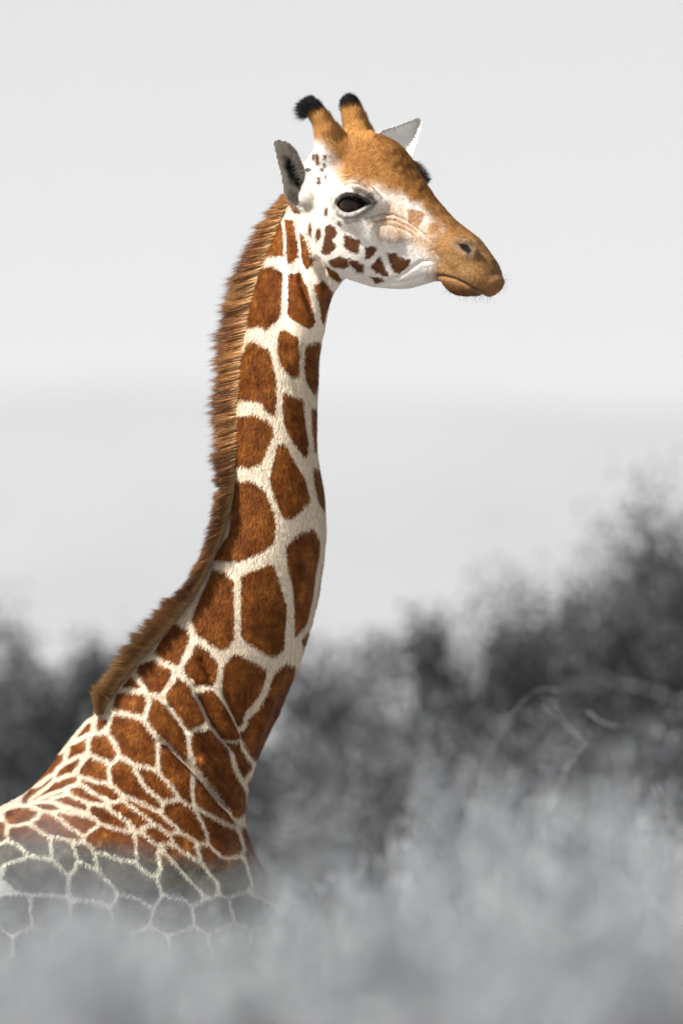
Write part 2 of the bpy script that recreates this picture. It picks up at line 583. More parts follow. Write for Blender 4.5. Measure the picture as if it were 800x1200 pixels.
def ellipsoid(c, axes, rad, k=0.03, carve=False):
    c = np.asarray(c, float); A = np.asarray(axes, float); rad = np.asarray(rad, float)
    ext = np.sqrt(((A * rad[:, None]) ** 2).sum(0)) + k + 0.03
    sl, X, Y, Z = block(c - ext, c + ext)
    q = 0; g = 0
    for a, r in zip(A, rad):
        v = (X - c[0]) * a[0] + (Y - c[1]) * a[1] + (Z - c[2]) * a[2]
        q = q + (v / r) ** 2; g = g + (v / (r * r)) ** 2
    q = np.sqrt(q); g = np.sqrt(g) + 1e-6
    f = np.clip(q * (q - 1.0) / g, -0.4, 0.4)
    (cut if carve else add)(sl, f, k)


EYE3 = np.eye(3)
HAX = np.stack([E_S, E_W, E_Z])


def haxes(pitch):
    """head axes pitched nose-down by an angle"""
    c, s = math.cos(pitch), math.sin(pitch)
    return np.stack([E_S * c - E_Z * s, E_W, E_Z * c + E_S * s])


# torso and legs (mostly behind the bushes)
ellipsoid((-1.10, 0.02, 1.93), EYE3, (0.85, .33, .50), .1)
ellipsoid((-1.72, 0.02, 2.00), EYE3, (0.46, .30, .42), .1)
p = pix(95, 1105, 0); ellipsoid((p[0], -.13, p[2] - .06), EYE3, (.25, .14, .40), .16)
ellipsoid((p[0], .13, p[2] - .06), EYE3, (.25, .14, .40), .16)
p = pix(215, 1110, 0); ellipsoid((p[0], 0, p[2]), EYE3, (.22, .2, .30), .12)
for sy in (-1, 1):
    cone([(-.62, sy * .17, 1.75), (-.60, sy * .16, 1.10), (-.60, sy * .15, .98), (-.60, sy * .15, .22), (-.57, sy * .15, .10)], [.15, .075, .072, .045, .055], .06)
    cone([(-.585, sy * .15, .12), (-.55, sy * .15, .065)], [.055, .075], .03)
    cone([(-1.85, sy * .17, 1.85), (-1.72, sy * .16, 1.35), (-1.92, sy * .15, .85), (-1.86, sy * .15, .20)], [.22, .13, .065, .048], .06)
    cone([(-1.85, sy * .15, .14), (-1.81, sy * .15, .065)], [.055, .075], .03)
cone([(-2.10, 0, 2.15), (-2.2, 0, 1.7), (-2.18, 0, 1.1)], [.06, .03, .02], .05)

# neck
def neck_field():
    lo = neck.lo; hi = lo + neck.res * np.array([neck.nx, neck.ny])
    sl, X, Y, Z = block((lo[0], -.45, lo[1]), (hi[0], .45, hi[1]))
    x2, z2 = np.broadcast_arrays(X[:, 0, :], Z[:, 0, :])
    U, A, Bw, E = neck.get(x2, z2, neck.U, neck.A, neck.C[0], neck.E)
    # flatter sides towards the nape, fuller towards the throat
    U = U[:, None, :].astype(np.float32); A = A[:, None, :].astype(np.float32); Bw = Bw[:, None, :].astype(np.float32); E = E[:, None, :].astype(np.float32)
    bb = Bw * (1 - 0.22 * np.clip(U, -1, 1))
    sk = np.interp(z2, [2.2, 2.75, 3.1, 3.4, 3.7, 4.1], [.0, -.055, -.05, -.02, .01, .02])[:, None, :].astype(np.float32)
    q = np.sqrt(U * U + ((Y - sk * np.clip(U, -1.2, 1.2)) / bb) ** 2 + (E / 0.08) ** 2)
    f = np.clip((q - 1) * np.minimum(A, bb), -.3, .3)
    add(sl, f, 0.10)


neck_field()


def local_block(pts, pad):
    W = np.array(pts)
    sl, X, Y, Z = block(W.min(0) - pad, W.max(0) + pad)
    vx, vy, vz = X - HO[0], Y - HO[1], Z - HO[2]
    s = vx * E_S[0] + vy * E_S[1] + vz * E_S[2]
    w = vx * E_W[0] + vy * E_W[1] + vz * E_W[2]
    z = vx * E_Z[0] + vy * E_Z[1] + vz * E_Z[2]
    return sl, s.astype(np.float32), w.astype(np.float32), z.astype(np.float32)


def head_field():
    pts = [hp(q[0], q[1], w) for st in HEAD for q in st[:2] for w in (-.12, .12)]
    sl, s, w, z = local_block(pts, .03)
    U, A, Bw, J, E = head.get(s, z, head.U.astype(np.float32), head.A.astype(np.float32), head.C[0].astype(np.float32), head.C[1].astype(np.float32), head.E.astype(np.float32))
    uu = np.clip(U, -1, 1)
    taper = np.where(uu > .25, 1.0 - 0.22 * ((uu - .25) / .75) ** 2, J + (1 - J) * np.clip((uu + 1) / 1.25, 0, 1) ** 0.8)
    bb = Bw * taper
    pw = 2.35
    q = (np.abs(U) ** pw + np.abs(w / bb) ** pw + (E / .014) ** pw) ** (1 / pw)
    f = np.clip((q - 1) * np.minimum(A, bb), -.3, .3)
    add(sl, f, 0.045)


head_field()

TILT = R(38)
for sw in (-1, 1):
    near = sw < 0
    def H(px, py, w, sw=sw):                 # features given on the near side, mirrored for the far side
        l = hloc(hp(px, py, -abs(w))); l[1] *= -sw * -1 if False else 1
        l[1] = abs(l[1]) * sw
        return hworld(l)
    # masseter / cheek, cheekbone, brow, lip pad
    ellipsoid(H(398, 283, .058), haxes(R(20)), (.090, .040, .072), .05)
    ellipsoid(H(440, 262, .080), haxes(R(30)), (.085, .026, .026), .04)
    ellipsoid(H(410, 240, .098), haxes(R(25)), (.058, .034, .048), .04)
    cone([H(392, 229, .128), H(402, 221, .138), H(416, 218, .138), H(432, 226, .124), H(446, 238, .104)], [.012, .017, .018, .016, .010], .025)
    ellipsoid(H(538, 296, .042 if near else .022), haxes(R(40)), (.046, .026, .026), .03)
    ellipsoid(H(553, 318, .036), haxes(R(40)), (.044, .022, .023), .03)
    ellipsoid(H(536, 334, .026), haxes(R(25)), (.045, .026, .020), .02)
    # eye socket and lids
    e = H(410, 239, .132)
    ellipsoid(e, EYE3, (.034, .034, .031), .006, carve=True)
    cone([H(392, 240, .140), H(396, 231, .150), H(405, 226, .156), H(415, 226, .154), H(426, 231, .144), H(436, 238, .128)], [.006, .0075, .0085, .0085, .007, .005], .006)
    cone([H(392, 240, .140), H(397, 248, .149), H(406, 252.5, .153), H(416, 251, .151), H(426, 245.5, .143), H(436, 238, .128)], [.006, .0065, .0068, .0068, .006, .005], .006)
    # nostril
    cone([H(537, 286, .066), H(545, 290.5, .066), H(552, 295, .058)], [.0060, .0105, .006], .005, carve=True)
    if near: cone([H(531, 285, .056), H(537, 281, .057), H(548, 283, .053), H(557, 293, .046), H(555, 299, .047), H(546, 298, .055), H(535, 292, .059), H(531, 285, .056)], [.005] * 8, .018)
ellipsoid(hp(560, 317, 0), haxes(R(45)), (.040, .042, .034), .03)
# far brow, showing past the forehead
cone([hp(468, 188, .10), hp(482, 198, .122), hp(489, 207, .124), hp(492, 217, .112)], [.018, .021, .020, .014], .03)
# horns: chains follow the picture separately
ellipsoid(hp(446, 184, 0), haxes(R(30)), (.060, .050, .030), .05)
cone([hp(388, 176, -.060), hp(385, 160, -.066), hp(378, 143, -.072), hp(368, 129, -.078), hp(364, 124, -.08)], [.046, .034, .024, .021, .019], .03)
cone([hp(424, 176, .060), hp(421, 160, .066), hp(416, 142, .070), hp(411, 126, .074), hp(410, 122, .074)], [.048, .037, .029, .024, .020], .03)


def ear(poly, ybase, ytip, base_px, tip_px, cup, cup_len, thick, k):
    poly = np.asarray(poly, float)
    W = np.array([pix(q[0], q[1], y) for q in poly for y in (ybase, ytip)])
    sl, X, Y, Z = block(W.min(0) - np.array([.02, .07, .02]), W.max(0) + np.array([.02, .09, .02]))
    Xb, Yb, Zb = np.broadcast_arrays(X, Y, Z)
    P = np.stack([Xb, Yb, Zb], -1).reshape(-1, 3)
    px, py = project(P)
    # look the 2-D outline up on a fine pixel grid
    lo = poly.min(0) - 12; hi = poly.max(0) + 12
    gx, gy = np.meshgrid(np.arange(lo[0], hi[0], .5), np.arange(lo[1], hi[1], .5), indexing='ij')
    sd = poly_sdf(gx, gy, poly) - 1.2
    ix = np.clip(((px - lo[0]) * 2), 0, gx.shape[0] - 1.01); iy = np.clip(((py - lo[1]) * 2), 0, gx.shape[1] - 1.01)
    i0 = ix.astype(int); j0 = iy.astype(int); fx = ix - i0; fy = iy - j0
    d2 = (sd[i0, j0] * (1 - fx) * (1 - fy) + sd[i0 + 1, j0] * fx * (1 - fy) + sd[i0, j0 + 1] * (1 - fx) * fy + sd[i0 + 1, j0 + 1] * fx * fy) * PXM
    ax = np.array(tip_px, float) - np.array(base_px, float); L = ax @ ax
    t = np.clip(((px - base_px[0]) * ax[0] + (py - base_px[1]) * ax[1]) / L, -.2, 1.1)
    yc = ybase + (ytip - ybase) * t + cup * (1 - np.exp(-np.maximum(-d2, 0) / cup_len))
    dy = np.abs(P[:, 1] - yc) - thick
    r = .004
    f = np.minimum(np.maximum(d2 + r, dy + r), 0) + np.hypot(np.maximum(d2 + r, 0), np.maximum(dy + r, 0)) - r
    add(sl, f.reshape(Xb.shape), k)


NEAR_EAR = [(321, 167), (326, 164), (338, 167), (347, 177), (354, 192), (360, 210), (364, 228), (363, 243), (357, 246), (346, 241), (337, 234), (332, 222), (331, 208), (326, 190)]
FAR_EAR = [(440, 160), (449, 153), (468, 147), (490, 138), (494, 144), (489, 162), (481, 189), (474, 187), (462, 180), (446, 172)]
ear(NEAR_EAR, -.088, -.165, (358, 240), (324, 166), .048, .014, .0065, .012)
ear(FAR_EAR, .135, .235, (445, 175), (493, 140), .040, .010, .0065, .012)
cone([hp(372, 222, -.062), hp(360, 232, -.088)], [.034, .022], .03)
cone([hp(430, 190, .070), pix(448, 168, .13)], [.034, .018], .03)


def surface_nets():
    S = FLD < 0
    nx, ny, nz = S.shape
    c = S[:-1, :-1, :-1].astype(np.int8)
    for dx in (0, 1):
        for dy in (0, 1):
            for dz in (0, 1):
                if dx + dy + dz == 0: continue
                c += S[dx:nx - 1 + dx, dy:ny - 1 + dy, dz:nz - 1 + dz]
    act = (c > 0) & (c < 8)
    I, J, K = np.nonzero(act)
    vid = np.full(act.shape, -1, dtype=np.int32)
    vid[I, J, K] = np.arange(len(I), dtype=np.int32)
    cor = [(dx, dy, dz) for dx in (0, 1) for dy in (0, 1) for dz in (0, 1)]
    val = np.stack([FLD[I + a, J + b, K + d] for a, b, d in cor], 1)
    pos = np.zeros((len(I), 3)); cnt = np.zeros(len(I))
    for p in range(8):
        for ax in range(3):
            if cor[p][ax] == 1: continue
            q = cor.index(tuple(cor[p][m] + (1 if m == ax else 0) for m in range(3)))
            a, b = val[:, p], val[:, q]
            m = (a < 0) != (b < 0)
            t = np.where(m, a / np.where(m, a - b, 1), 0)
            for k in range(3):
                pos[:, k] += np.where(m, cor[p][k] + (t if k == ax else 0), 0)
            cnt += m
    pos /= cnt[:, None]
    out = np.empty_like(pos)
    for k, (g, ii) in enumerate(((GX, I), (GY, J), (GZ, K))):
        out[:, k] = g[ii] + (g[ii + 1] - g[ii]) * pos[:, k]
    quads = []
    A = S[:-1] != S[1:]
    i, j, k = np.nonzero(A[:, 1:-1, 1:-1]); j += 1; k += 1
    q = np.stack([vid[i, j - 1, k - 1], vid[i, j, k - 1], vid[i, j, k], vid[i, j - 1, k]], 1)
    fl = S[i, j, k]; q[~fl] = q[~fl][:, ::-1]; quads.append(q)
    A = S[:, :-1] != S[:, 1:]
    i, j, k = np.nonzero(A[1:-1, :, 1:-1]); i += 1; k += 1
    q = np.stack([vid[i - 1, j, k - 1], vid[i - 1, j, k], vid[i, j, k], vid[i, j, k - 1]], 1)
    fl = S[i, j, k]; q[~fl] = q[~fl][:, ::-1]; quads.append(q)
    A = S[:, :, :-1] != S[:, :, 1:]
    i, j, k = np.nonzero(A[1:-1, 1:-1, :]); i += 1; j += 1
    q = np.stack([vid[i - 1, j - 1, k], vid[i, j - 1, k], vid[i, j, k], vid[i - 1, j, k]], 1)
    fl = S[i, j, k]; q[~fl] = q[~fl][:, ::-1]; quads.append(q)
    Q = np.concatenate(quads)
    Q = Q[(Q >= 0).all(1)]
    return out, Q


V, Q = surface_nets()
FLD = None


def edges_of(Q):
    E = np.concatenate([Q[:, [0, 1]], Q[:, [1, 2]], Q[:, [2, 3]], Q[:, [3, 0]]])
    return E


ED = edges_of(Q)


def lap(V, lam, w=None):
    acc = np.zeros_like(V)
    for c in range(3):
        acc[:, c] = np.bincount(ED[:, 0], V[ED[:, 1], c], len(V)) + np.bincount(ED[:, 1], V[ED[:, 0], c], len(V))
    deg = np.bincount(ED[:, 0], minlength=len(V)) + np.bincount(ED[:, 1], minlength=len(V))
    d = acc / np.maximum(deg, 1)[:, None] - V
    return V + d * lam if w is None else V + d * (lam * w)[:, None]


def normals(V):
    n = np.cross(V[Q[:, 2]] - V[Q[:, 0]], V[Q[:, 3]] - V[Q[:, 1]])
    N = np.zeros_like(V)
    for c in range(3):
        for k in range(4):
            N[:, c] += np.bincount(Q[:, k], n[:, c], len(V))
    return N / (np.linalg.norm(N, axis=1)[:, None] + 1e-12)


px, py = project(V)
headish = (py < 330) & (px > 330)
for it in range(5):
    wgt = np.where(headish, .35, 1.0)
    V = lap(V, .55, wgt); V = lap(V, -.56, wgt)
NRM = normals(V)

# ---- relief: folds, grooves and muscles traced on the near side (mirrored by depth), moved along the normal
lv = hloc(V)
mir = lv.copy(); mir[:, 1] = -np.abs(mir[:, 1])
hx, hy = project(hworld(mir))                       # head pixels with both cheeks folded onto the near one
px, py = project(V)
HEADLINE = np.array([(333, 200), (350, 240), (372, 300), (404, 330)])
is_head = ((px - np.interp(py, HEADLINE[:, 1], HEADLINE[:, 0])) > 0) & (py < 336)
is_head |= (py < 232) & (px > 318)
is_head |= (py < 365) & (px > 408)
qx = np.where(is_head, hx, px); qy = np.where(is_head, hy, py)
RELIEF = [  # polyline, depth in metres (+ pushes out), sigma in px, head?
 ([(512, 322), (520, 323), (532, 326), (545, 332), (558, 339), (570, 344)], -.0085, 1.7, True),
 ([(395, 253), (403, 258), (414, 258), (424, 253), (434, 247)], -.0035, 1.4, True),
 ([(399, 219), (410, 214), (422, 215), (434, 222), (441, 231)], -.004, 1.5, True),
 ([(402, 211), (414, 209), (428, 214), (438, 223)], -.0025, 1.3, True),
 ([(428, 256), (444, 251), (460, 251), (476, 258), (492, 270), (504, 282)], -.0030, 1.5, True),
 ([(432, 262), (448, 257), (464, 258), (480, 266), (494, 277)], -.0025, 1.4, True),
 ([(438, 266), (456, 263), (472, 268), (486, 277)], -.0020, 1.3, True),
 ([(450, 331), (466, 325), (482, 314), (494, 306), (508, 306)], -.0030, 2.0, True),
 ([(440, 334), (462, 331), (482, 328), (500, 322)], -.0025, 1.6, True),
 ([(384, 312), (398, 320), (412, 322), (428, 324)], -.0030, 1.8, True),
 ([(505, 290), (512, 300), (516, 312)], -.0025, 2.5, True),
 ([(345, 250), (347, 270), (349, 300), (352, 330), (360, 350), (368, 372)], -.016, 4.0, False),
 ([(340, 262), (341, 285), (344, 305), (342, 330)], -.008, 3.2, False),
 ([(356, 270), (362, 290), (372, 312), (384, 330)], -.014, 3.6, False),
 ([(352, 262), (356, 285), (364, 310), (372, 330), (378, 352)], .010, 4.0, False),
 ([(362, 300), (374, 318), (390, 332)], -.008, 3.2, False),
 ([(370, 300), (382, 316), (398, 326)], -.008, 3.2, False),
 ([(333, 320), (334, 350), (334, 380), (338, 420), (350, 460), (362, 500), (368, 540)], -.004, 4.0, False),
 ([(355, 400), (356, 425), (364, 455)], -.005, 3.0, False),
 ([(340, 640), (352, 660), (362, 700), (352, 745)], .003, 5.0, False),
 ([(232, 766), (240, 780), (250, 797)], -.016, 4.0, False),
 ([(228, 806), (240, 826), (254, 850), (268, 868), (280, 880)], -.030, 5.0, False),
 ([(240, 806), (256, 824), (270, 850), (280, 872)], .016, 5.0, False),
 ([(186, 868), (204, 878), (226, 898), (250, 925), (276, 956)], -.028, 5.0, False),
 ([(228, 884), (246, 904), (266, 930), (282, 952)], .018, 5.0, False),
 ([(222, 850), (240, 866), (262, 896), (278, 930)], -.018, 6.0, False),
 ([(292, 800), (296, 820), (288, 850)], -.016, 6.0, False),
 ([(322, 800), (312, 830), (300, 860)], .014, 5.0, False),
 ([(262, 800), (272, 830), (284, 860), (290, 890)], -.010, 5.0, False),
 ([(196, 820), (208, 840), (222, 862)], -.012, 5.0, False),
 ([(196, 990), (214, 1010), (240, 1045)], -.008, 4.0, False),
 ([(150, 990), (170, 1000), (190, 1012)], -.006, 4.0, False),
]
disp = np.zeros(len(V))
for pts, amp, sig, hd in RELIEF:
    a = np.array(pts, float)
    X_, Y_ = (hx, hy) if hd else (px, py)
    m = (X_ > a[:, 0].min() - 4 * sig) & (X_ < a[:, 0].max() + 4 * sig) & (Y_ > a[:, 1].min() - 4 * sig) & (Y_ < a[:, 1].max() + 4 * sig)
    m &= (is_head if hd else True)
    if not m.any(): continue
    d, tt = line_dist(X_[m], Y_[m], pts)
    disp[m] += amp * (1.5 if hd else 1.0) * np.exp(-(d / sig) ** 2) * np.clip(np.minimum(tt, 1 - tt) * 8, .25, 1)


def vnoise(P, f, seed):
    r = np.random.default_rng(seed); out = np.zeros(len(P))
    for k in range(5):
        d = r.normal(size=3); d /= np.linalg.norm(d)
        out += np.sin((P @ d) * f * (1 + .45 * k) + r.uniform(0, 6.28) + 1.3 * np.sin((P @ np.roll(d, 1)) * f * .7))
    return out / 5


disp += vnoise(V, 26, 1) * .0022 * (~is_head) + vnoise(V, 90, 2) * .0007
V = V + NRM * disp[:, None]
NRM = normals(V)

# ---- coat attributes
def patch_sdf(px, py, polys, grow, half):
    d1 = np.full(px.shape, 60.0); d2 = np.full(px.shape, 60.0)
    for p in polys:
        a = np.asarray(p, dtype=float)
        lo = a.min(0) - 60; hi = a.max(0) + 60
        m = np.nonzero((px > lo[0]) & (px < hi[0]) & (py > lo[1]) & (py < hi[1]))[0]
        if len(m):
            d = poly_sdf(px[m], py[m], p)
            d2[m] = np.minimum(d2[m], np.maximum(d1[m], d)); d1[m] = np.minimum(d1[m], d)
    return np.maximum(d1 - grow, half - (d2 - d1) * .5)


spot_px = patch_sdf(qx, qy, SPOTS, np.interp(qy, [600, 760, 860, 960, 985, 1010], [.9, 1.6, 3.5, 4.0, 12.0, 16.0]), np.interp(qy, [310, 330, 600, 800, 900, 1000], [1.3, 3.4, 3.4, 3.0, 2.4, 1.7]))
hs = union_sdf(hx, hy, HEAD_SPOTS, 0.5)
ps = union_sdf(hx, hy, PALE_SPOTS, 0.5)
spot_px = np.where(is_head, hs, spot_px)
# beyond the traced area: generic net of patches
gen = (py > 1160) | (px < -14)
seeds = np.stack([rng.uniform(-2.4, -.1, 520), rng.uniform(0.2, 2.6, 520)], 1)
idx = np.nonzero(gen)[0]
for c in range(0, len(idx), 20000):
    ii = idx[c:c + 20000]
    d = np.sqrt(((V[ii][:, None, [0, 2]] - seeds[None]) ** 2).sum(-1))
    d.partition(1, axis=1)
    spot_px[ii] = np.minimum(spot_px[ii], (0.004 - (d[:, 1] - d[:, 0]) * .5) / PXM)


def srgb(r, g, b):
    c = np.array([r, g, b]) / 255.0
    return np.where(c <= .04045, c / 12.92, ((c + .055) / 1.055) ** 2.4)


CREAM = np.array([.82, .69, .53]); WHITE = np.array([.90, .85, .78]); TAN = np.array([.36, .170, .050]); BROWN = np.array([.24, .095, .025])
GREYW = np.array([.62, .57, .52]); DGREY = np.array([.10, .09, .085]); BLACK = np.array([.012, .011, .011])
coat = np.tile(CREAM, (len(V), 1))


def paint(colr, fac):
    global coat
    f = np.clip(fac, 0, 1)[:, None]
    coat = coat * (1 - f) + np.asarray(colr) * f


def soft(poly, edge, X_=hx, Y_=hy):
    out = np.zeros(len(V))
    a = np.asarray(poly, float)
    m = (X_ > a[:, 0].min() - edge) & (X_ < a[:, 0].max() + edge) & (Y_ > a[:, 1].min() - edge) & (Y_ < a[:, 1].max() + edge)
    out[m] = 1 - smooth(-edge, edge, poly_sdf(X_[m], Y_[m], poly))
    return out


hm = is_head.astype(float)
# whiter by throat and cheek, tanner toward the nape
paint(WHITE, hm)
paint(np.array([.85, .76, .63]), (1 - hm) * smooth(420, 330, py) * .8)
paint(np.array([.80, .60, .38]), (1 - hm) * (1 - smooth(0, 16, px - np.interp(py, [225, 277, 327, 395, 470, 552], [340, 316, 292, 284, 276, 271]))) * (py < 560) * .8)
FORE = [(372, 160), (386, 150), (440, 145), (480, 170), (520, 230), (600, 280), (610, 360), (500, 360), (510, 323), (514, 306), (502, 292), (506, 276), (518, 270), (508, 258), (496, 244), (478, 232), (456, 225), (440, 217), (420, 212), (402, 210), (394, 190), (384, 176)]
nz = vnoise(V, 60, 5) * 5 + vnoise(V, 170, 6) * 3
FB = soft(FORE, 10, hx + nz, hy + nz) * hm
paint(TAN, FB)
paint(BROWN, FB * .75 * np.clip(.35 + vnoise(V, 35, 8) * .8 + vnoise(V, 160, 9) * .9, 0, 1))
paint(BROWN * .6, soft([(440, 160), (480, 165), (505, 222), (520, 244), (508, 250), (484, 226), (462, 196)], 9) * hm * np.clip(.55 + vnoise(V, 120, 19), 0, 1))
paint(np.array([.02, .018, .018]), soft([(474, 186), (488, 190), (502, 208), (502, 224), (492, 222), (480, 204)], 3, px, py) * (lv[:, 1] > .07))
paint(np.array([.60, .36, .15]), soft([(512, 318), (520, 300), (545, 305), (568, 325), (560, 340), (530, 330)], 7) * hm * .5)
paint(np.array([.26, .13, .055]), soft([(560, 288), (574, 298), (588, 322), (584, 336), (574, 330), (566, 308)], 5) * hm * .75)
paint(BROWN * .8, soft([(514, 324), (540, 331), (556, 338), (562, 350), (530, 352), (518, 336)], 3) * hm * .7)
# pale brown patches of the face
pf = (1 - smooth(-1.5, 2.0, ps + nz * .4)) * hm
paint(BROWN * 1.3, pf * np.where(hx > 476, .85, .45))
paint(TAN * 1.4, hm * (1 - FB) * .22 * np.clip(vnoise(V, 40, 41) + vnoise(V, 120, 42) * .6, 0, 1))
paint(TAN, soft([(430, 262), (452, 250), (478, 262), (470, 276), (446, 272)], 8) * hm * .45)
paint(TAN, soft([(350, 246), (372, 290), (386, 302), (378, 262), (366, 250)], 6) * hm * .25)
paint(TAN * 1.5, soft([(428, 222), (470, 238), (507, 268), (506, 302), (482, 284), (456, 264), (436, 258)], 9) * hm * .65 * np.clip(.5 + vnoise(V, 70, 51) + vnoise(V, 190, 52) * .7, 0, 1))
paint(TAN * 1.6, soft([(392, 188), (412, 205), (440, 214), (430, 224), (404, 216), (390, 206)], 7) * hm * .5)
paint(np.array([.13, .070, .035]), soft([(498, 228), (530, 254), (562, 276), (580, 300), (590, 325), (580, 322), (566, 298), (548, 282), (520, 262), (502, 246)], 6) * hm * .75 * np.clip(.45 + vnoise(V, 90, 53) + vnoise(V, 220, 54), 0, 1))
paint(np.array([.34, .20, .09]), soft([(510, 268), (560, 276), (592, 330), (560, 350), (512, 330), (505, 300)], 8) * hm * .5)
paint(BROWN * .8, soft([(508, 290), (530, 300), (560, 305), (580, 330), (560, 338), (530, 322), (512, 318)], 8) * hm * .55 * np.clip(vnoise(V, 80, 55) + vnoise(V, 210, 56), 0, 1))
paint(BROWN * .45, soft([(514, 326), (530, 331), (546, 338), (560, 343), (556, 350), (530, 350), (516, 336)], 2.5) * hm * .75)
paint(np.array([.33, .29, .26]), soft([(391, 238), (398, 226), (412, 221), (428, 224), (440, 236), (434, 248), (418, 257), (402, 256)], 5) * hm * .6 * np.clip(.6 + vnoise(V, 200, 57) * .9, 0, 1))

paint(GREYW, .6 * soft([(392, 236), (400, 220), (416, 214), (434, 222), (446, 236), (436, 252), (418, 260), (400, 256)], 6) * hm * .5)
paint(DGREY, soft([(414, 219), (428, 221), (438, 230), (444, 238), (436, 238), (426, 230), (414, 225)], 2.0) * hm * .9)
lid_d, _ = line_dist(hx, hy, [(391, 239), (396, 250), (405, 255.5), (417, 254), (428, 248), (440, 240)])
paint(np.array([.05, .045, .045]), np.exp(-(lid_d / 1.0) ** 2) * hm * .7)
lid_d, _ = line_dist(hx, hy, [(392, 238), (397, 231), (406, 227.5), (418, 228), (428, 232.5), (438, 238)])
paint(np.array([.035, .03, .03]), np.exp(-((lid_d) / 1.8) ** 2) * hm * .85)
for ln in ([(399, 213), (410, 209), (422, 212), (434, 221), (440, 230)], [(402, 207.5), (414, 206), (428, 211), (438, 221)],
           [(398, 259), (410, 261), (422, 258)], [(428, 256), (444, 251), (460, 251), (476, 258), (492, 270)], [(432, 262), (448, 257), (464, 258), (480, 266)]):
    d, _ = line_dist(hx, hy, ln); paint(BROWN * .5, np.exp(-(d / .9) ** 2) * hm * .55)
paint(np.array([.22, .19, .17]), soft([(390, 240), (396, 229), (407, 224), (419, 224.5), (430, 230), (440, 238), (430, 246), (417, 253), (405, 254.5), (395, 249)], 1.8) * hm * .8)
paint(np.array([.012, .010, .010]), soft([(394, 240), (399, 232), (407, 229), (417, 229.5), (427, 233.5), (436, 238), (427, 242.5), (416, 247), (406, 248.5), (399, 246)], 1.2) * hm)
lid_d, _ = line_dist(hx, hy, [(393, 230), (398, 225.5), (406, 223), (414, 224)])
paint(np.array([.62, .56, .5]), np.exp(-(lid_d / 1.3) ** 2) * hm * .9)  # cream upper lid, the sunlit look of its left half painted in
lid_d, _ = line_dist(hx, hy, [(397, 248), (406, 252), (416, 250.5), (426, 245), (434, 240)])
paint(np.array([.62, .60, .60]), np.exp(-(lid_d / .75) ** 2) * hm * .75)  # wet highlight of the lower lid rim painted as a pale line

paint(np.array([.22, .155, .105]), soft([(528, 284), (538, 277), (556, 284), (562, 296), (554, 303), (540, 298)], 4) * hm * .7)
paint(BLACK, soft([(536, 284.5), (546, 286.5), (554, 294.5), (549, 297.5), (540, 292)], 1.0) * hm)
d, _ = line_dist(hx, hy, [(512, 322), (520, 323), (532, 326), (545, 332), (558, 339), (570, 344)])
paint(np.array([.05, .03, .02]), np.exp(-(d / 1.2) ** 2) * hm * .9)
# horns and ears
hornm = (py < 172) & (px > 345) & (px < 440)
paint(np.array([.46, .22, .065]), smooth(174, 158, py) * hornm)
paint(BLACK, smooth(137, 128, py + (px - 385) * .15) * hornm)
d_ne = np.full(len(V), 50.0); m = (px > 305) & (px < 380) & (py > 150) & (py < 260)
d_ne[m] = poly_sdf(px[m], py[m], NEAR_EAR)
near_ear = (d_ne < 4) & (V[:, 1] < -.075)
d_fe = np.full(len(V), 50.0); m = (px > 425) & (px < 505) & (py > 125) & (py < 200)
d_fe[m] = poly_sdf(px[m], py[m], FAR_EAR)
far_ear = (d_fe < 4) & (V[:, 1] > .10)
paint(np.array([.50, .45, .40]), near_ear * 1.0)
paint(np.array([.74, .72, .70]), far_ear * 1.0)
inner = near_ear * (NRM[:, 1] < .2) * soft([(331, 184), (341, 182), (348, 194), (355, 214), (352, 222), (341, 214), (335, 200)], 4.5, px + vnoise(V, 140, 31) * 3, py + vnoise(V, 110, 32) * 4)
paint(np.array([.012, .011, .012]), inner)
spot_px = np.where(near_ear | far_ear | hornm, 40, spot_px)
# hooves
paint(np.array([.05, .045, .04]), smooth(.13, .11, V[:, 2]))

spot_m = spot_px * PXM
# the flank below the shoulder is drained of colour in the picture, green then grey
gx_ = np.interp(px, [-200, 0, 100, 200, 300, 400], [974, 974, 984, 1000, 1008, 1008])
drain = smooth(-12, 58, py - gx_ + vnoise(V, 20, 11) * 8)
dark = np.where(is_head, .62, 1.0)
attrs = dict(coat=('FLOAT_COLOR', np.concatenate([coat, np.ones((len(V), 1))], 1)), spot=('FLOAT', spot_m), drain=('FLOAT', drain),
             face=('FLOAT', hm), fn=('FLOAT_VECTOR', NRM))


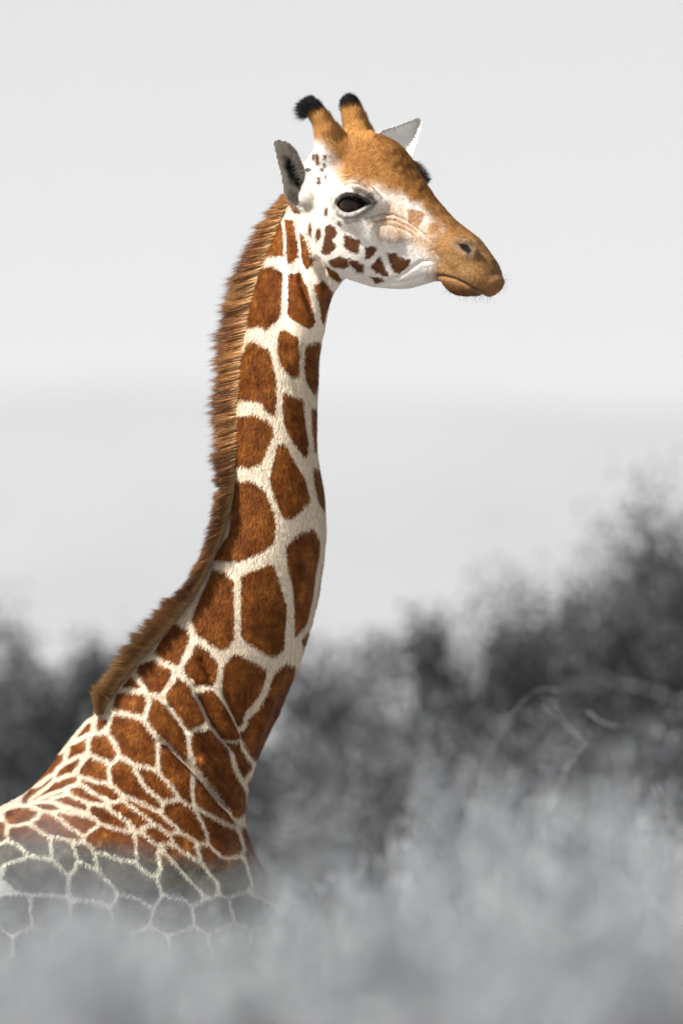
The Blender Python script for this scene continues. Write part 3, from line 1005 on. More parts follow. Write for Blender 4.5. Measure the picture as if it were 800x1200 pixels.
def coat_material(hair=False):
    t = NT('giraffe_hair' if hair else 'giraffe_coat')
    b = t.n('ShaderNodeBsdfPrincipled', Roughness=.62)
    b.inputs['Specular IOR Level'].default_value = .05
    A = lambda nm: t.n('ShaderNodeAttribute', _attribute_name=nm)
    geo = t.n('ShaderNodeNewGeometry')
    n1 = t.n('ShaderNodeTexNoise', Scale=170.0, Detail=3.0); t.l(geo.outputs['Position'], n1.inputs['Vector'])
    n2 = t.n('ShaderNodeTexNoise', Scale=21.0, Detail=7.0, Roughness=.72); t.l(geo.outputs['Position'], n2.inputs['Vector'])
    mp = t.n('ShaderNodeMapping'); mp.inputs['Scale'].default_value = (420, 420, 110); t.l(geo.outputs['Position'], mp.inputs['Vector'])
    n3 = t.n('ShaderNodeTexNoise', Scale=1.0, Detail=2.0); t.l(mp.outputs[0], n3.inputs['Vector'])
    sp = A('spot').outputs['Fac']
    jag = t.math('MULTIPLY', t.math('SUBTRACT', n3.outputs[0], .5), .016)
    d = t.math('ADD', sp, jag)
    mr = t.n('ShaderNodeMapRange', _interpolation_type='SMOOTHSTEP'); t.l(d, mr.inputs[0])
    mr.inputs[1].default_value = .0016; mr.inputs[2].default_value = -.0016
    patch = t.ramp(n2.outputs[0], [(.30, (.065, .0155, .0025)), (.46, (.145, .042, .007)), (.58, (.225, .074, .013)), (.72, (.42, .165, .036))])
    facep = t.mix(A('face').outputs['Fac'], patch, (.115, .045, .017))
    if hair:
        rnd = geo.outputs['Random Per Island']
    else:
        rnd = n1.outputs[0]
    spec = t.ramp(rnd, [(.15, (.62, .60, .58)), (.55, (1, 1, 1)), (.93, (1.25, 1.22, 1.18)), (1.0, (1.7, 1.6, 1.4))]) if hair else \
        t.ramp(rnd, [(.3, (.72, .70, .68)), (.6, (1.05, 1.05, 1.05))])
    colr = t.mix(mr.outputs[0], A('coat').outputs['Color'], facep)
    bw0 = t.n('ShaderNodeRGBToBW'); t.l(colr, bw0.inputs[0])
    colr = t.mix(t.math('MAXIMUM', t.math('SUBTRACT', 1.25, t.math('MULTIPLY', bw0.outputs[0], 1.3), True), t.math('SUBTRACT', .75, t.math('MULTIPLY', A('face').outputs['Fac'], .3))), colr, spec, 'MULTIPLY')
    # drained flank
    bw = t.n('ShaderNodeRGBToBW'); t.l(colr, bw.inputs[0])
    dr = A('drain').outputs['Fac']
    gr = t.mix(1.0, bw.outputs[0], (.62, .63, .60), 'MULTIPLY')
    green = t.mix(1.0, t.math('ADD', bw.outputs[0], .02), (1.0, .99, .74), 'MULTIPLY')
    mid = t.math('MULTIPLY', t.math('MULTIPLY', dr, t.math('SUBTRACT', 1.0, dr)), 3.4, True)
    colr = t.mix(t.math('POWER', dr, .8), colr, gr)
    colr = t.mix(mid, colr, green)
    t.l(colr, b.inputs['Base Color'])
    if hair:
        mixn = t.n('ShaderNodeMix', _data_type='VECTOR'); mixn.inputs[0].default_value = .55
        t.l(geo.outputs['Normal'], mixn.inputs[4]); t.l(A('fn').outputs['Vector'], mixn.inputs[5])
        nn = t.n('ShaderNodeVectorMath', _operation='NORMALIZE'); t.l(mixn.outputs[1], nn.inputs[0])
        t.l(nn.outputs[0], b.inputs['Normal'])
    else:
        bp = t.n('ShaderNodeBump', Strength=.35, Distance=.003); t.l(n3.outputs[0], bp.inputs['Height']); t.l(bp.outputs[0], b.inputs['Normal'])
    t.l(b.outputs[0], t.out.inputs[0])
    return t.m


giraffe = empty('giraffe', (-.9, 0, 0))
tag(giraffe, 'tall brown and white patched giraffe standing chest deep in pale bushes', 'giraffe')


def child(name, V, F, mat, parent=None, smooth=True, attrs=None):
    parent = parent or giraffe
    o = mesh_obj(name, np.asarray(V), F, mat, None, smooth, attrs)
    o.parent = parent
    if parent is giraffe:
        o.matrix_parent_inverse = Matrix.Translation((.9, 0, 0))
    return o


body = child('body', V, Q, coat_material(), attrs=attrs)


# ---- short coat hair: thin blades lying along the coat
def coat_hair():
    tri = np.concatenate([Q[:, [0, 1, 2]], Q[:, [0, 2, 3]]])
    c = V[tri].mean(1)
    fn = np.cross(V[tri[:, 1]] - V[tri[:, 0]], V[tri[:, 2]] - V[tri[:, 0]])
    ar = np.linalg.norm(fn, axis=1) * .5
    fn = fn / (ar[:, None] * 2 + 1e-12)
    cx, cy = project(c)
    vis = (fn[:, 1] < .45) & (cx > -30) & (cy < 1090)
    skip = near_ear | far_ear
    dens = ar * vis * np.where(is_head[tri[:, 0]], 1.5, 1.0) * np.where(skip[tri[:, 0]], .08, 1)
    # keep eye sockets bare
    ex, ey = hx[tri[:, 0]], hy[tri[:, 0]]
    dens *= ~((np.hypot((ex - 411) / 20, (ey - 239) / 11) < 1) & is_head[tri[:, 0]])
    dens *= ~((np.hypot((ex - 545) / 9, (ey - 291) / 7) < 1) & is_head[tri[:, 0]])
    N = 300000
    pick = rng.choice(len(tri), N, p=dens / dens.sum())
    r1 = np.sqrt(rng.random(N)); r2 = rng.random(N)
    w = np.stack([1 - r1, r1 * (1 - r2), r1 * r2], 1)
    T = tri[pick]
    root = (V[T] * w[..., None]).sum(1)
    nn = (NRM[T] * w[..., None]).sum(1); nn /= np.linalg.norm(nn, axis=1)[:, None]
    # lie: down the neck; along the face towards the poll; up the horns
    rx, ry = project(root)
    flow = np.tile(np.array([-.12, 0, -1.0]), (N, 1))
    low = smooth(640, 820, ry)[:, None]
    flow = flow * (1 - low) + np.array([-.35, .0, -.9]) * low
    isH = is_head[T[:, 0]]
    flow[isH] = (-E_S * .8 - np.array([0, 0, .5]))
    up = (rng.random(N) < smooth(182, 146, ry)) & (ry < 182) & isH & (rx < 440) & ~skip[T[:, 0]]
    flow[up] = np.array([-.2, 0, 1.0])
    flow = flow + rng.normal(size=(N, 3)) * .22
    flow -= nn * (flow * nn).sum(1)[:, None]
    flow /= np.linalg.norm(flow, axis=1)[:, None] + 1e-9
    L = np.where(isH, .0075, .0135) * rng.uniform(.6, 1.25, N)
    L = np.where((rx > 326) & (rx < 412) & (ry > 245) & (ry < 400) & ~isH, L * .4, L)
    L = np.where(up, rng.uniform(.010, .022, N), L)
    lift = rng.uniform(.12, .42, N) + np.where(up, .15, 0)
    dirv = flow * np.cos(lift)[:, None] + nn * np.sin(lift)[:, None]
    side = np.cross(dirv, nn); side /= np.linalg.norm(side, axis=1)[:, None] + 1e-9
    wd = rng.uniform(.0007, .0013, N)
    P = np.empty((N, 3, 3))
    P[:, 0] = root - side * wd[:, None] - nn * .0006
    P[:, 1] = root + side * wd[:, None] - nn * .0006
    P[:, 2] = root + dirv * L[:, None]
    F = np.arange(N * 3).reshape(-1, 3)
    rep = lambda a: np.repeat(a, 3, axis=0)
    col4 = np.concatenate([(coat[T] * w[..., None]).sum(1), np.ones((N, 1))], 1)
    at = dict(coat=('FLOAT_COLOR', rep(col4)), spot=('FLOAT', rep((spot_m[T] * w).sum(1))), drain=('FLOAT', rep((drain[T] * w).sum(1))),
              face=('FLOAT', rep(hm[T[:, 0]])), fn=('FLOAT_VECTOR', rep(nn)))
    o = child('coat_hair', P.reshape(-1, 3), F, coat_material(True), body, False, at)
    o['kind'] = 'stuff'


coat_hair()


# ---- long hair as tapered ribbons
def ribbons(roots, paths_fn, n, seg, w0, colour_fn):
    """roots: dict of arrays; paths_fn(t) -> (N,3) centre at parameter t, side (N,3)"""
    Vs, Cs = [], []
    for k in range(seg + 1):
        t = k / seg
        c, s = paths_fn(t)
        wd = w0 * (1 - t) ** .6 if k < seg else w0 * 0.02
        wd = np.broadcast_to(np.asarray(wd), (n,))[:, None]
        Vs += [c - s * wd, c + s * wd]
        cc = colour_fn(t); Cs += [cc, cc]
    VV = np.stack(Vs, 1).reshape(-1, 3); CC = np.stack(Cs, 1).reshape(-1, 3)
    m = 2 * (seg + 1)
    base = (np.arange(n) * m)[:, None, None]
    q = np.array([[2 * k, 2 * k + 1, 2 * k + 3, 2 * k + 2] for k in range(seg)])[None]
    F = (base + q).reshape(-1, 4)
    return VV, F, CC


def hair_material(name, rough=.5, follow=0):
    t = NT(name)
    b = t.n('ShaderNodeBsdfPrincipled', Roughness=rough)
    b.inputs['Specular IOR Level'].default_value = .3
    a = t.n('ShaderNodeAttribute', _attribute_name='tint')
    tr = t.n('ShaderNodeBsdfTranslucent'); t.l(a.outputs['Color'], tr.inputs['Color'])
    t.l(a.outputs['Color'], b.inputs['Base Color'])
    if follow:
        geo = t.n('ShaderNodeNewGeometry'); at = t.n('ShaderNodeAttribute', _attribute_name='fn')
        mixn = t.n('ShaderNodeMix', _data_type='VECTOR'); mixn.inputs[0].default_value = follow
        t.l(geo.outputs['Normal'], mixn.inputs[4]); t.l(at.outputs['Vector'], mixn.inputs[5])
        nn = t.n('ShaderNodeVectorMath', _operation='NORMALIZE'); t.l(mixn.outputs[1], nn.inputs[0]); t.l(nn.outputs[0], b.inputs['Normal'])
    mx = t.n('ShaderNodeMixShader'); mx.inputs[0].default_value = .18
    t.l(b.outputs[0], mx.inputs[1]); t.l(tr.outputs[0], mx.inputs[2])
    t.l(mx.outputs[0], t.out.inputs[0])
    return t.m


def rgba(c): return np.concatenate([c, np.ones((len(c), 1))], 1)


MANE_ROOT = np.array([(338, 229), (322, 262), (309, 297), (298, 322), (291, 348), (285, 380), (281, 410), (277, 445), (275, 475), (274, 505), (272, 535), (270, 565),
                      (267, 592), (260, 620), (250, 648), (235, 680), (216, 710), (192, 740), (166, 768), (140, 800), (123, 824), (118, 838)], float)
MANE_TIP = np.array([(328, 228), (298, 266), (281, 300), (269, 326), (260, 350), (255, 382), (251, 412), (249, 448), (248, 478), (249, 508), (249, 538), (252, 568),
                     (248, 600), (243, 630), (231, 660), (215, 690), (195, 706), (168, 734), (142, 768), (118, 802), (110, 812), (112, 838)], float)


def mane():
    N = 62000
    g = rng.random(N)
    R_ = catmull(MANE_ROOT, 600); T_ = catmull(MANE_TIP, 600)
    ncl = 800                                            # tufts along the crest
    cl = np.sort(rng.random(ncl)); ci = np.clip(np.searchsorted(cl, g), 0, ncl - 1)
    gi = (g * 599).astype(int)
    r2 = R_[gi]; t2 = T_[gi]
    yy = rng.normal(size=N) * .011
    inset = 8 * rng.random(N) ** 1.3                          # root line has some depth down the near side
    dirp = t2 - r2; Lp = np.linalg.norm(dirp, axis=1); dirp /= Lp[:, None]
    r2 = r2 - dirp * inset[:, None] * .8
    root = np.array([pix(a, b, 0) for a, b in r2]); 
    zc = root[:, 2]
    crest_y = np.interp(zc, [2.2, 2.75, 3.1, 3.4, 3.7, 4.1], [.0, -.055, -.05, -.02, .01, .02])
    aa = np.interp(zc, [2.7, 3.2, 3.6, 4.1], [.24, .15, .11, .09]); bw = np.interp(zc, [2.7, 3.2, 3.6, 4.1], [.135, .095, .08, .062])
    vv = np.sqrt(np.clip(1 - (1 - inset * .8 * PXM / aa) ** 2, 0, 1)) * bw
    sgn = np.where(rng.random(N) < .74, -1.0, 1.0)
    root[:, 1] = crest_y + sgn * (vv - .004) + yy * .3
    tl = np.where(rng.random(N) < .08, rng.uniform(1.05, 1.25, N), rng.uniform(.66, 1.06, N)) * (1 + .14 * rng.normal(size=ncl))[ci].clip(.7, 1.3)
    tip2 = r2 + dirp * (Lp * tl + inset * .4)[:, None]
    cd = rng.normal(size=(ncl, 2)) * 2.4
    cl2 = T_[(cl * 599).astype(int)] + cd
    pull = rng.uniform(.0, .45, N)[:, None]
    tip2 = tip2 * (1 - pull) + (cl2[ci] + (tip2 - t2) * .9) * pull
    sag = smooth(240, 300, r2[:, 1]) * 5 * (1 - smooth(560, 640, r2[:, 1])) - 2 * smooth(640, 760, r2[:, 1])
    tip2[:, 1] += sag + rng.normal(size=N) * 1.6
    tip = np.array([pix(a, b, 0) for a, b in tip2])
    lean = np.interp(zc, [2.6, 2.9, 3.3, 3.45, 3.7], [-.055, -.085, -.075, -.014, .006])
    tip[:, 1] = crest_y + (root[:, 1] - crest_y) * .8 + lean + (rng.normal(size=ncl) * .010)[ci] + rng.normal(size=N) * .006
    mid = (root + tip) / 2 + rng.normal(size=(N, 3)) * .0018
    side = np.cross(tip - root, rng.normal(size=(N, 3))); side /= np.linalg.norm(side, axis=1)[:, None]
    mn = np.stack([np.full(N, -.35), sgn * .85, np.full(N, .1)], 1) + rng.normal(size=(N, 3)) * .25
    mn /= np.linalg.norm(mn, axis=1)[:, None]
    # colours: sandy roots, chestnut middle, dark tips; bands run on from the patches
    band = .5 + .5 * np.sin(np.interp(g, [0, .2, .5, .8, 1], [0, 9, 24, 40, 50]))
    pale_low = smooth(700, 830, r2[:, 1])[:, None]
    v = rng.uniform(.8, 1.17, N)[:, None]
    c_root = np.array([.74, .46, .21]) * v
    c_mid = (np.array([.36, .13, .028]) * (1 - band)[:, None] + np.array([.56, .25, .065]) * band[:, None]) * v
    c_tip = (np.array([.028, .014, .008]) * (1 - band * .6)[:, None] + np.array([.16, .07, .025]) * (band * .6)[:, None]) * v
    c_tip = c_tip * (1 - pale_low) + np.array([.40, .24, .085]) * v * pale_low
    c_mid = c_mid * (1 - pale_low * .6) + np.array([.38, .20, .065]) * v * pale_low * .6

    def path(t):
        return root * (1 - t) ** 2 + mid * 2 * t * (1 - t) + tip * t ** 2, side

    def colour(t):
        a = smooth(.1, .55, np.full((N, 1), t)); b = smooth(.6, 1., np.full((N, 1), t))
        return (c_root * (1 - a) + c_mid * a) * (1 - b) + c_tip * b
    VV, F, CC = ribbons(None, path, N, 4, .00065, colour)
    o = child('mane', VV, F, hair_material('mane_hair', .5, .6), attrs={'tint': ('FLOAT_COLOR', rgba(CC)), 'fn': ('FLOAT_VECTOR', np.repeat(mn, 10, axis=0))})
    o['kind'] = 'stuff'
    tag(o, 'short upright chestnut mane with dark tips along the nape')


mane()


def tuft(center, rad, base_dir, N, length, colr, name, w0=.0008, curl=.0, parent=None, label=None):
    d = rng.normal(size=(N, 3)); d /= np.linalg.norm(d, axis=1)[:, None]
    keep = (d @ base_dir) > -.55; d = d[keep]; N = len(d)
    root = center + d * rad * rng.uniform(.75, 1.0, N)[:, None]
    L = length * rng.uniform(.5, 1.15, N)
    dr = d * .65 + base_dir * .5 + rng.normal(size=(N, 3)) * .3; dr /= np.linalg.norm(dr, axis=1)[:, None]
    tip = root + dr * L[:, None] + np.array([-1.0, 0, -.8]) * curl * L[:, None]
    mid = root + d * L[:, None] * .6
    side = np.cross(dr, rng.normal(size=(N, 3))); side /= np.linalg.norm(side, axis=1)[:, None]
    cc = np.array(colr) * rng.uniform(.6, 1.6, N)[:, None]
    VV, F, CC = ribbons(None, lambda t: (root * (1 - t) ** 2 + mid * 2 * t * (1 - t) + tip * t ** 2, side), N, 3, w0, lambda t: cc)
    o = child(name, VV, F, HORN_HAIR, parent, attrs={'tint': ('FLOAT_COLOR', rgba(CC))})
    o['kind'] = 'stuff'
    return o


HORN_HAIR = hair_material('black_hair', .35)
bd = hp(362, 118, -.08) - hp(378, 143, -.072); bd /= np.linalg.norm(bd)
tuft(hp(364, 127, -.08), np.array([.017, .017, .017]), bd, 2600, .024, (.016, .017, .021), 'horn_tuft', .0009, .5)
bd = hp(409, 112, .074) - hp(416, 142, .07); bd /= np.linalg.norm(bd)
tuft(hp(410, 122, .074), np.array([.019, .019, .017]), bd, 2200, .014, (.016, .017, .021), 'horn_tuft', .0009, .15)


# ---- eyes
def eye_material():
    t = NT('eye_dark')
    b = t.n('ShaderNodeBsdfPrincipled', Roughness=.03)
    b.inputs['Base Color'].default_value = (.012, .007, .005, 1)
    b.inputs['Specular IOR Level'].default_value = .35
    co = t.n('ShaderNodeTexCoord')
    n = t.n('ShaderNodeTexNoise', Scale=55.0, Detail=1.0); t.l(co.outputs['Object'], n.inputs['Vector'])
    t.l(t.ramp(n.outputs[0], [(.45, (.002, .0014, .001)), (.62, (.035, .014, .006)), (.8, (.06, .028, .014))]), b.inputs['Base Color'])
    t.l(b.outputs[0], t.out.inputs[0]); return t.m


def ball(c, r, nu=28, nv=18):
    th = np.linspace(0, math.pi, nv + 1); ph = np.linspace(0, 2 * math.pi, nu, endpoint=False)
    VV = np.array([[math.sin(a) * math.cos(b_), math.sin(a) * math.sin(b_), math.cos(a)] for a in th for b_ in ph]) * np.asarray(r) + c
    F = [(i * nu + j, (i + 1) * nu + j, (i + 1) * nu + (j + 1) % nu, i * nu + (j + 1) % nu) for i in range(nv) for j in range(nu)]
    return VV, np.array(F)


EYE_M = eye_material()
for sw in (-1, 1):
    l = hloc(hp(411, 239, -.1215)); l[1] = abs(l[1]) * sw
    VV, F = ball(hworld(l), (.0315, .0315, .0300))
    child('eye', VV, F, EYE_M)

# eyelashes: a fringe along the upper lids
lash_line = [(396, 231, .153), (405, 226.5, .160), (415, 226.5, .157), (425, 231, .147), (434, 237, .130)]
for sw in (-1, 1):
    pts = []
    for a, b_, w in lash_line:
        l = hloc(hp(a, b_, -w)); l[1] = abs(l[1]) * sw; pts.append(hworld(l))
    if sw > 0: pts = [hp(480, 191, .135), hp(487, 197, .14), hp(493, 205, .14), hp(496, 213, .13)]
    C_ = catmull(np.array(pts), 200)
    N = 420 if sw < 0 else 900
    g = rng.integers(20, 200, N)
    root = C_[g] + rng.normal(size=(N, 3)) * .0012
    out = E_W * sw
    dr = out * .75 + E_S * rng.uniform(.0, .7, N)[:, None] - E_Z * (.35 if sw < 0 else .1) + rng.normal(size=(N, 3)) * .18
    dr /= np.linalg.norm(dr, axis=1)[:, None]
    L = rng.uniform(.010, .020, N) * (1 if sw < 0 else 1.5)
    tip = root + dr * L[:, None] + E_Z * .006; mid = root + dr * L[:, None] * .55 - E_Z * .002
    side = np.cross(dr, rng.normal(size=(N, 3))); side /= np.linalg.norm(side, axis=1)[:, None]
    cc = np.tile(np.array([.008, .008, .009]), (N, 1))
    VV, F, CC = ribbons(None, lambda t: (root * (1 - t) ** 2 + mid * 2 * t * (1 - t) + tip * t ** 2, side), N, 3, .0006, lambda t: cc)
    o = child('eyelash', VV, F, HORN_HAIR, attrs={'tint': ('FLOAT_COLOR', rgba(CC))}); o['kind'] = 'stuff'

# whiskers round lips and chin
def whiskers():
    cand = np.nonzero(is_head & (((hx > 520) & (hy > 326)) | ((hx > 572) & (hy > 295))) & (NRM @ np.array([.5, 0, -.6]) > .1))[0]
    N = 150
    ii = rng.choice(cand, N)
    root = V[ii]; dr = NRM[ii] + rng.normal(size=(N, 3)) * .35 + np.array([0, 0, -.2]); dr /= np.linalg.norm(dr, axis=1)[:, None]
    L = rng.uniform(.012, .034, N)
    tip = root + dr * L[:, None]; side = np.cross(dr, rng.normal(size=(N, 3))); side /= np.linalg.norm(side, axis=1)[:, None]
    cc = np.tile(np.array([.06, .045, .035]), (N, 1))
    VV, F, CC = ribbons(None, lambda t: (root * (1 - t) + tip * t, side), N, 2, .00035, lambda t: cc)
    o = child('whisker', VV, F, HORN_HAIR, attrs={'tint': ('FLOAT_COLOR', rgba(CC))}); o['kind'] = 'stuff'


whiskers()


def ear_hair():
    """pale fringe across the hollow of the near ear"""
    N = 520
    t = rng.random(N)
    edge = catmull(np.array([(336, 171), (346, 181), (353, 196), (358, 212), (360, 228), (350, 237), (340, 230)], float), 200)
    r2 = edge[(t * 199).astype(int)] + rng.normal(size=(N, 2)) * 1.0
    mid2 = np.array([342., 202.])
    d2 = mid2 - r2 + rng.normal(size=(N, 2)) * 7; d2 /= np.linalg.norm(d2, axis=1)[:, None]
    L = rng.uniform(5, 14, N)
    tip2 = r2 + d2 * L[:, None]
    ax = np.array([324 - 358., 166 - 240.]); k = ((r2 - np.array([358., 240.])) @ ax) / (ax @ ax)
    y0 = -.088 + (-.165 + .088) * k
    root = np.array([pix(a, b_, y) for (a, b_), y in zip(r2, y0 + .006)])
    tip = np.array([pix(a, b_, y) for (a, b_), y in zip(tip2, y0 + .014 + rng.uniform(0, .012, N))])
    mid = (root + tip) / 2 + rng.normal(size=(N, 3)) * .002 + np.array([0, -.003, 0])
    side = np.cross(tip - root, rng.normal(size=(N, 3))); side /= np.linalg.norm(side, axis=1)[:, None]
    cc = np.array([.50, .46, .41]) * rng.uniform(.5, 1.2, N)[:, None]
    VV, F, CC = ribbons(None, lambda u: (root * (1 - u) ** 2 + mid * 2 * u * (1 - u) + tip * u ** 2, side), N, 3, .0006, lambda u: cc)
    o = child('ear_hair', VV, F, HORN_HAIR, attrs={'tint': ('FLOAT_COLOR', rgba(CC))}); o['kind'] = 'stuff'


ear_hair()


# ================================================================== BUSHES
def leaf_material(name, lo, hi, trans=.22, vary=1.0):
    t = NT(name)
    d = t.n('ShaderNodeBsdfPrincipled', Roughness=.55)
    d.inputs['Specular IOR Level'].default_value = .2
    g = t.n('ShaderNodeNewGeometry')
    c = t.ramp(g.outputs['Random Per Island'], [(0, lo), (1, hi)])
    a = t.n('ShaderNodeAttribute', _attribute_name='tone')
    c = t.mix(vary, c, a.outputs['Color'], 'MULTIPLY')
    t.l(c, d.inputs['Base Color'])
    tr = t.n('ShaderNodeBsdfTranslucent'); t.l(c, tr.inputs['Color'])
    mx = t.n('ShaderNodeMixShader'); mx.inputs[0].default_value = trans
    t.l(d.outputs[0], mx.inputs[1]); t.l(tr.outputs[0], mx.inputs[2]); t.l(mx.outputs[0], t.out.inputs[0])
    return t.m


def bark_material():
    t = NT('bush_bark')
    d = t.n('ShaderNodeBsdfPrincipled', Roughness=.9)
    co = t.n('ShaderNodeTexCoord')
    n = t.n('ShaderNodeTexNoise', Scale=25.0, Detail=6.0); t.l(co.outputs['Object'], n.inputs['Vector'])
    t.l(t.ramp(n.outputs[0], [(.3, (.07, .072, .075)), (.7, (.2, .205, .215))]), d.inputs['Base Color'])
    t.l(d.outputs[0], t.out.inputs[0]); return t.m


BARK = bark_material()
LEAF_BACK = leaf_material('shade_dark_leaf', (.014, .0147, .0157), (.085, .089, .095), .12)  # shade of the bush hollows put into a darker leaf colour
LEAF_MID = leaf_material('grey_leaf', (.085, .089, .095), (.155, .162, .172), .2)
LEAF_FRONT = leaf_material('pale_grey_leaf', (.24, .25, .264), (.48, .50, .525), .25, 1.0)


def tubes(paths, rads, sides=5):
    VV, FF = [], []; off = 0
    ang = np.linspace(0, 2 * math.pi, sides, endpoint=False)
    for P, r in zip(paths, rads):
        P = np.asarray(P); n = len(P)
        T = np.gradient(P, axis=0); T /= np.linalg.norm(T, axis=1)[:, None] + 1e-9
        ref = np.array([.3, .9, .2]); A = np.cross(T, ref); A /= np.linalg.norm(A, axis=1)[:, None] + 1e-9; B = np.cross(T, A)
        ring = P[:, None] + (A[:, None] * np.cos(ang)[None, :, None] + B[:, None] * np.sin(ang)[None, :, None]) * np.asarray(r)[:, None, None]
        VV.append(ring.reshape(-1, 3))
        i, j = np.meshgrid(np.arange(n - 1), np.arange(sides), indexing='ij')
        FF.append((off + np.stack([i * sides + j, i * sides + (j + 1) % sides, (i + 1) * sides + (j + 1) % sides, (i + 1) * sides + j], -1)).reshape(-1, 4))
        off += n * sides
    return np.concatenate(VV), np.concatenate(FF)


def make_bush_mesh(seed, height, radius, nleaf, leaf, stems=9, twigs=9, tmin=.55, droop=.28, tw_len=(.12, .32), spread=.024, slim=.45):
    r = np.random.default_rng(seed)
    paths, rads, tw = [], [], []
    for s in range(stems):
        a = r.uniform(0, 6.283); reach = radius * r.uniform(.25, .95); top = height * r.uniform(tmin, 1.0) * (1 - droop * (reach / radius) ** 2)
        t = np.linspace(0, 1, 9)
        bend = r.normal(size=(9, 3)) * .035 * height * t[:, None] * np.array([1, 1, .4])
        P = np.stack([np.cos(a) * reach * t ** 1.3, np.sin(a) * reach * t ** 1.3, top * t ** .85], 1) + bend
        P[0, 2] = -.05
        paths.append(P); rads.append(.042 * height / 3.5 * (1 - .88 * t)); tw.append(P[3:])
        for q in range(twigs):
            k = r.uniform(.25, .98); b = np.array([np.interp(k, t, P[:, c]) for c in range(3)])
            d = r.normal(size=3); d[2] = abs(d[2]) * .5 + .25; d /= np.linalg.norm(d)
            L = height * r.uniform(*tw_len) * (1.1 - .4 * k)
            u = np.linspace(0, 1, 6)[:, None]
            T = b + d * L * u + r.normal(size=(6, 3)) * .03 * L * u
            paths.append(T); rads.append(.012 * height / 3.5 * (1 - .85 * u[:, 0])); tw.append(T)
    SV, SF = tubes(paths, rads)
    tw = np.array(tw)                                    # leaves cluster along the twigs
    wt = r.gamma(.55, 1.0, len(tw)) + .12; wt /= wt.sum()
    k = r.choice(len(tw), nleaf, p=wt); u = r.random(nleaf) ** .7 * 5 * .999
    i = u.astype(int); f = (u - i)[:, None]
    C_ = tw[k, i] * (1 - f) + tw[k, np.minimum(i + 1, 5)] * f
    C_ = C_ + np.clip(r.normal(size=(nleaf, 3)), -1.9, 1.9) * height * spread
    C_[:, 2] = np.maximum(C_[:, 2], .05)
    d = r.normal(size=(nleaf, 3)); d[:, 2] += .25; d /= np.linalg.norm(d, axis=1)[:, None]
    s = np.cross(d, r.normal(size=(nleaf, 3))); s /= np.linalg.norm(s, axis=1)[:, None]
    L = leaf * r.uniform(.6, 1.4, nleaf)[:, None]
    LV = np.stack([C_ - d * L, C_ + s * L * slim, C_ + d * L, C_ - s * L * slim], 1).reshape(-1, 3)
    LF = np.arange(nleaf * 4).reshape(-1, 4)
    tone = np.repeat(np.clip(r.normal(1.0, .32, len(tw)), .35, 1.8)[k], 4)
    return SV, SF, LV, LF, tone


def mesh_only(name, VV, FF, mat, smooth, attrs=None):
    o = mesh_obj(name, VV, FF, mat, None, smooth, attrs); me = o.data; bpy.data.objects.remove(o); return me


PROTO = {}
for key, args in {
    'broad': (11, 3.4, 1.9, 90000, .024, 15, 13, .75, .15), 'round': (23, 3.0, 1.1, 80000, .023, 16, 13, .62, .25, (.10, .24), .026),
    'tall': (37, 4.0, .75, 80000, .022, 14, 16, .45, .1, (.08, .20), .026), 'airy': (41, 4.2, .8, 70000, .017, 11, 17, .5, .1, (.08, .22), .034),
    'low': (53, 2.3, .9, 42000, .036, 26, 10, .93, .03, (.04, .11), .024, .09), 'feathery': (67, 2.3, .9, 22000, .036, 20, 10, .85, .05, (.05, .13), .026, .09)}.items():
    SV, SF, LV, LF, tone = make_bush_mesh(*args)
    PROTO[key] = (mesh_only('stems', SV, SF, BARK, True), mesh_only('foliage', LV, LF, None, False, {'tone': ('FLOAT', tone)}), float(np.percentile(LV[:, 2], 99.7 if key in ('low', 'feathery') else 99.97)))


def bush(kind, px, top_py, Y, label, rot, sx=1.0, group=None, leaf=None):
    st, fo, h = PROTO[kind]
    top = pix(px, top_py, Y)
    s = top[2] / h
    root = empty('bush', (top[0], Y, 0)); root.rotation_euler = (0, 0, rot); root.scale = (s * sx, s * sx, s)
    tag(root, label, 'bush', group)
    for nm, me in (('stems', st), ('foliage', fo)):
        o = bpy.data.objects.new(nm, me); col.objects.link(o); o.parent = root
        if nm == 'foliage':
            o['kind'] = 'stuff'
            if not me.materials: me.materials.append(leaf)
            o.material_slots[0].link = 'OBJECT'; o.material_slots[0].material = leaf
    return root


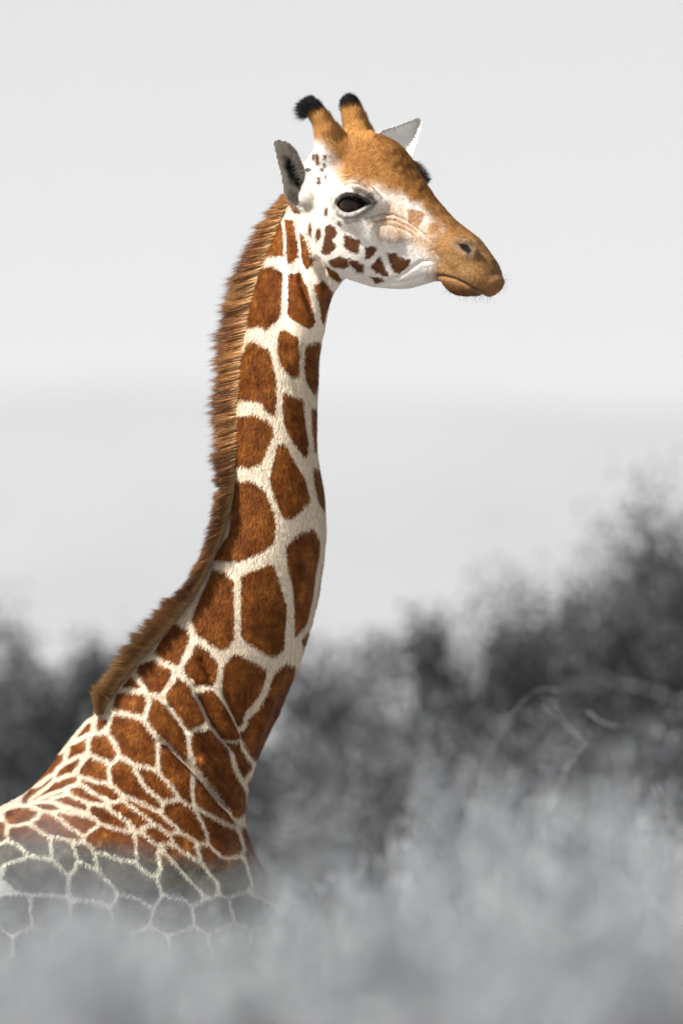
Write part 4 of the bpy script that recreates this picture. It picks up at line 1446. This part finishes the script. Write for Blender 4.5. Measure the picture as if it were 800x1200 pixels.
GB = 'dark bushes beyond the giraffe'
GF = 'pale bushes before the giraffe'
BACK = [  # kind, px, top py, depth, label, rotation, widening, leaf
 ('airy', 705, 562, 14.5, 'tallest dark thorny bush rising into the sky beyond the giraffe', 2.6, .9, 0),
 ('airy', 800, 618, 16.5, 'tall open dark bush beside the tallest bush, sky showing through', 1.9, 1.0, 0),
 ('airy', 640, 650, 15.5, 'thin airy dark bush leaning out in front of the sky', 4.1, .75, 0),
 ('broad', 795, 660, 13.5, 'wide dark bush with the blackest hollows', 2.2, .55, 0),
 ('tall', 735, 655, 13.0, 'dense dark bush filling the foot of the tallest bush', 3.1, 1.0, 0),
 ('round', 625, 700, 15.0, 'rounded dark bush standing out from the tallest bush', 5.0, .7, 0),
 ('airy', 560, 735, 14.0, 'small loose dark bush stepping down toward the level topped bush', 2.0, .8, 1),
 ('broad', 470, 745, 17.0, 'broad level topped grey bush behind the throat of the giraffe', 2.0, .8, 1),
 ('round', 350, 752, 16.0, 'grey rounded bush directly behind the neck of the giraffe', 2.9, 1.0, 1),
 ('tall', 92, 716, 15.0, 'dark bush with a feathery peak behind the mane of the giraffe', 1.2, .7, 0),
 ('broad', 0, 780, 15.5, 'broad grey bush behind the back of the giraffe', 3.6, .7, 1),
 ('round', 170, 765, 17.0, 'low dark bush showing between mane and feathery peak', .2, .8, 0),
 ('airy', 20, 745, 18.5, 'sparse dark bush poking above the broad one', 5.5, .9, 0),
 ('broad', 690, 835, 12.0, 'grey bush with arching stems below the tallest bush', 1.1, .7, 1),
 ('round', 520, 850, 11.5, 'mid grey bush before the level topped bush', 2.6, 1.0, 1),
 ('broad', 390, 870, 11.0, 'mid grey bush just behind the chest of the giraffe', 3.9, .7, 1),
 ('round', 810, 870, 11.5, 'mid grey bush below the blackest hollows', .9, 1.0, 1),
 ('round', 60, 850, 12.0, 'mid grey bush just behind the withers of the giraffe', 4.4, 1.0, 1),
]
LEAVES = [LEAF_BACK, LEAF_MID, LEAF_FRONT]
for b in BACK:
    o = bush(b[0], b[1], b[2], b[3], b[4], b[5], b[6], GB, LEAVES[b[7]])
    if 'arching' in b[4]: arch_bush = o
t = NT('pale_bark'); d = t.n('ShaderNodeBsdfPrincipled', Roughness=.8)
co = t.n('ShaderNodeTexCoord'); n = t.n('ShaderNodeTexNoise', Scale=30.0); t.l(co.outputs['Object'], n.inputs['Vector'])
t.l(t.ramp(n.outputs[0], [(.3, (.08, .083, .087)), (.7, (.16, .165, .172))]), d.inputs['Base Color']); t.l(d.outputs[0], t.out.inputs[0])
for pts in ([(540, 1010), (556, 940), (575, 880), (605, 830), (632, 808), (655, 809)], [(632, 812), (650, 835), (676, 862), (700, 880)],
            [(688, 834), (705, 846), (725, 851), (745, 850)], [(600, 1040), (640, 960), (664, 900), (690, 870)]):
    k = [pix(a, b_, 4.5 + rng.uniform(-.3, .3)) for a, b_ in pts]
    P = catmull(k, 26)
    VV, FF = tubes([P], [np.linspace(.0028, .0014, 26)], 6)
    o = mesh_obj('arching_stem', VV - np.array(arch_bush.location), FF, t.m)
    o.parent = arch_bush
    o.matrix_parent_inverse = (Matrix.Rotation(arch_bush.rotation_euler.z, 4, 'Z') @ Matrix.Diagonal((*arch_bush.scale, 1))).inverted()
FRONT = [
 ('low', 30, 1064, -10.5, 'pale bush covering the shoulder of the giraffe', .4, .5),
 ('feathery', 190, 1070, -9.0, 'feathery pale bush covering the chest of the giraffe', 1.7, .5),
 ('low', 500, 1020, -9.5, 'pale bush just before the chest of the giraffe', 2.9, .28),
 ('low', 600, 985, -8.0, 'pale bush between the chest bush and the tall pale bush', 3.8, .3),
 ('feathery', 690, 945, -8.5, 'tallest of the pale bushes, with loose tips', 5.2, .4),
 ('low', 810, 985, -9.0, 'pale bush beyond the tall pale bush, cut by the frame', .9, .45),
 ('low', 140, 1076, -13.0, 'low dense pale bush under the shoulder bush', 2.2, .5),
 ('low', 480, 1080, -12.0, 'low dense pale bush under the chest bush', 4.6, .42),
 ('low', 720, 1070, -12.5, 'low dense pale bush under the tall pale bush', 5.9, .5),
 ('low', 300, 1076, -12.0, 'loose low pale bush between the dense low ones', 3.3, .5),
]
FRONT += [
 ('feathery', 480, 985, -5.2, 'wispy pale bush close before the chest of the giraffe', 2.4, .26),
 ('feathery', 620, 945, -5.8, 'wispy pale bush among the arching stems', .7, .30),
 ('feathery', 770, 960, -5.0, 'wispy pale bush below the blackest hollows', 4.0, .30),
 ('feathery', 380, 1050, -4.6, 'low wispy pale bush at the foot of the chest of the giraffe', 1.3, .30),
 ('feathery', 545, 1030, -6.6, 'low wispy pale bush under the arching stems', 3.5, .32),
 ('feathery', 700, 1010, -6.2, 'low wispy pale bush under the tall pale bush', 2.0, .30),
 ('feathery', 840, 1040, -6.8, 'low wispy pale bush cut by the frame', 5.7, .30),
 ('feathery', 150, 1090, -6.4, 'low wispy pale bush under the shoulder of the giraffe', .2, .30),
 ('feathery', 20, 1085, -5.6, 'wispy pale bush against the flank of the giraffe', 5.1, .28),
]
for b in FRONT: bush(b[0], b[1], b[2], b[3], b[4], b[5], b[6], GF, LEAF_FRONT)
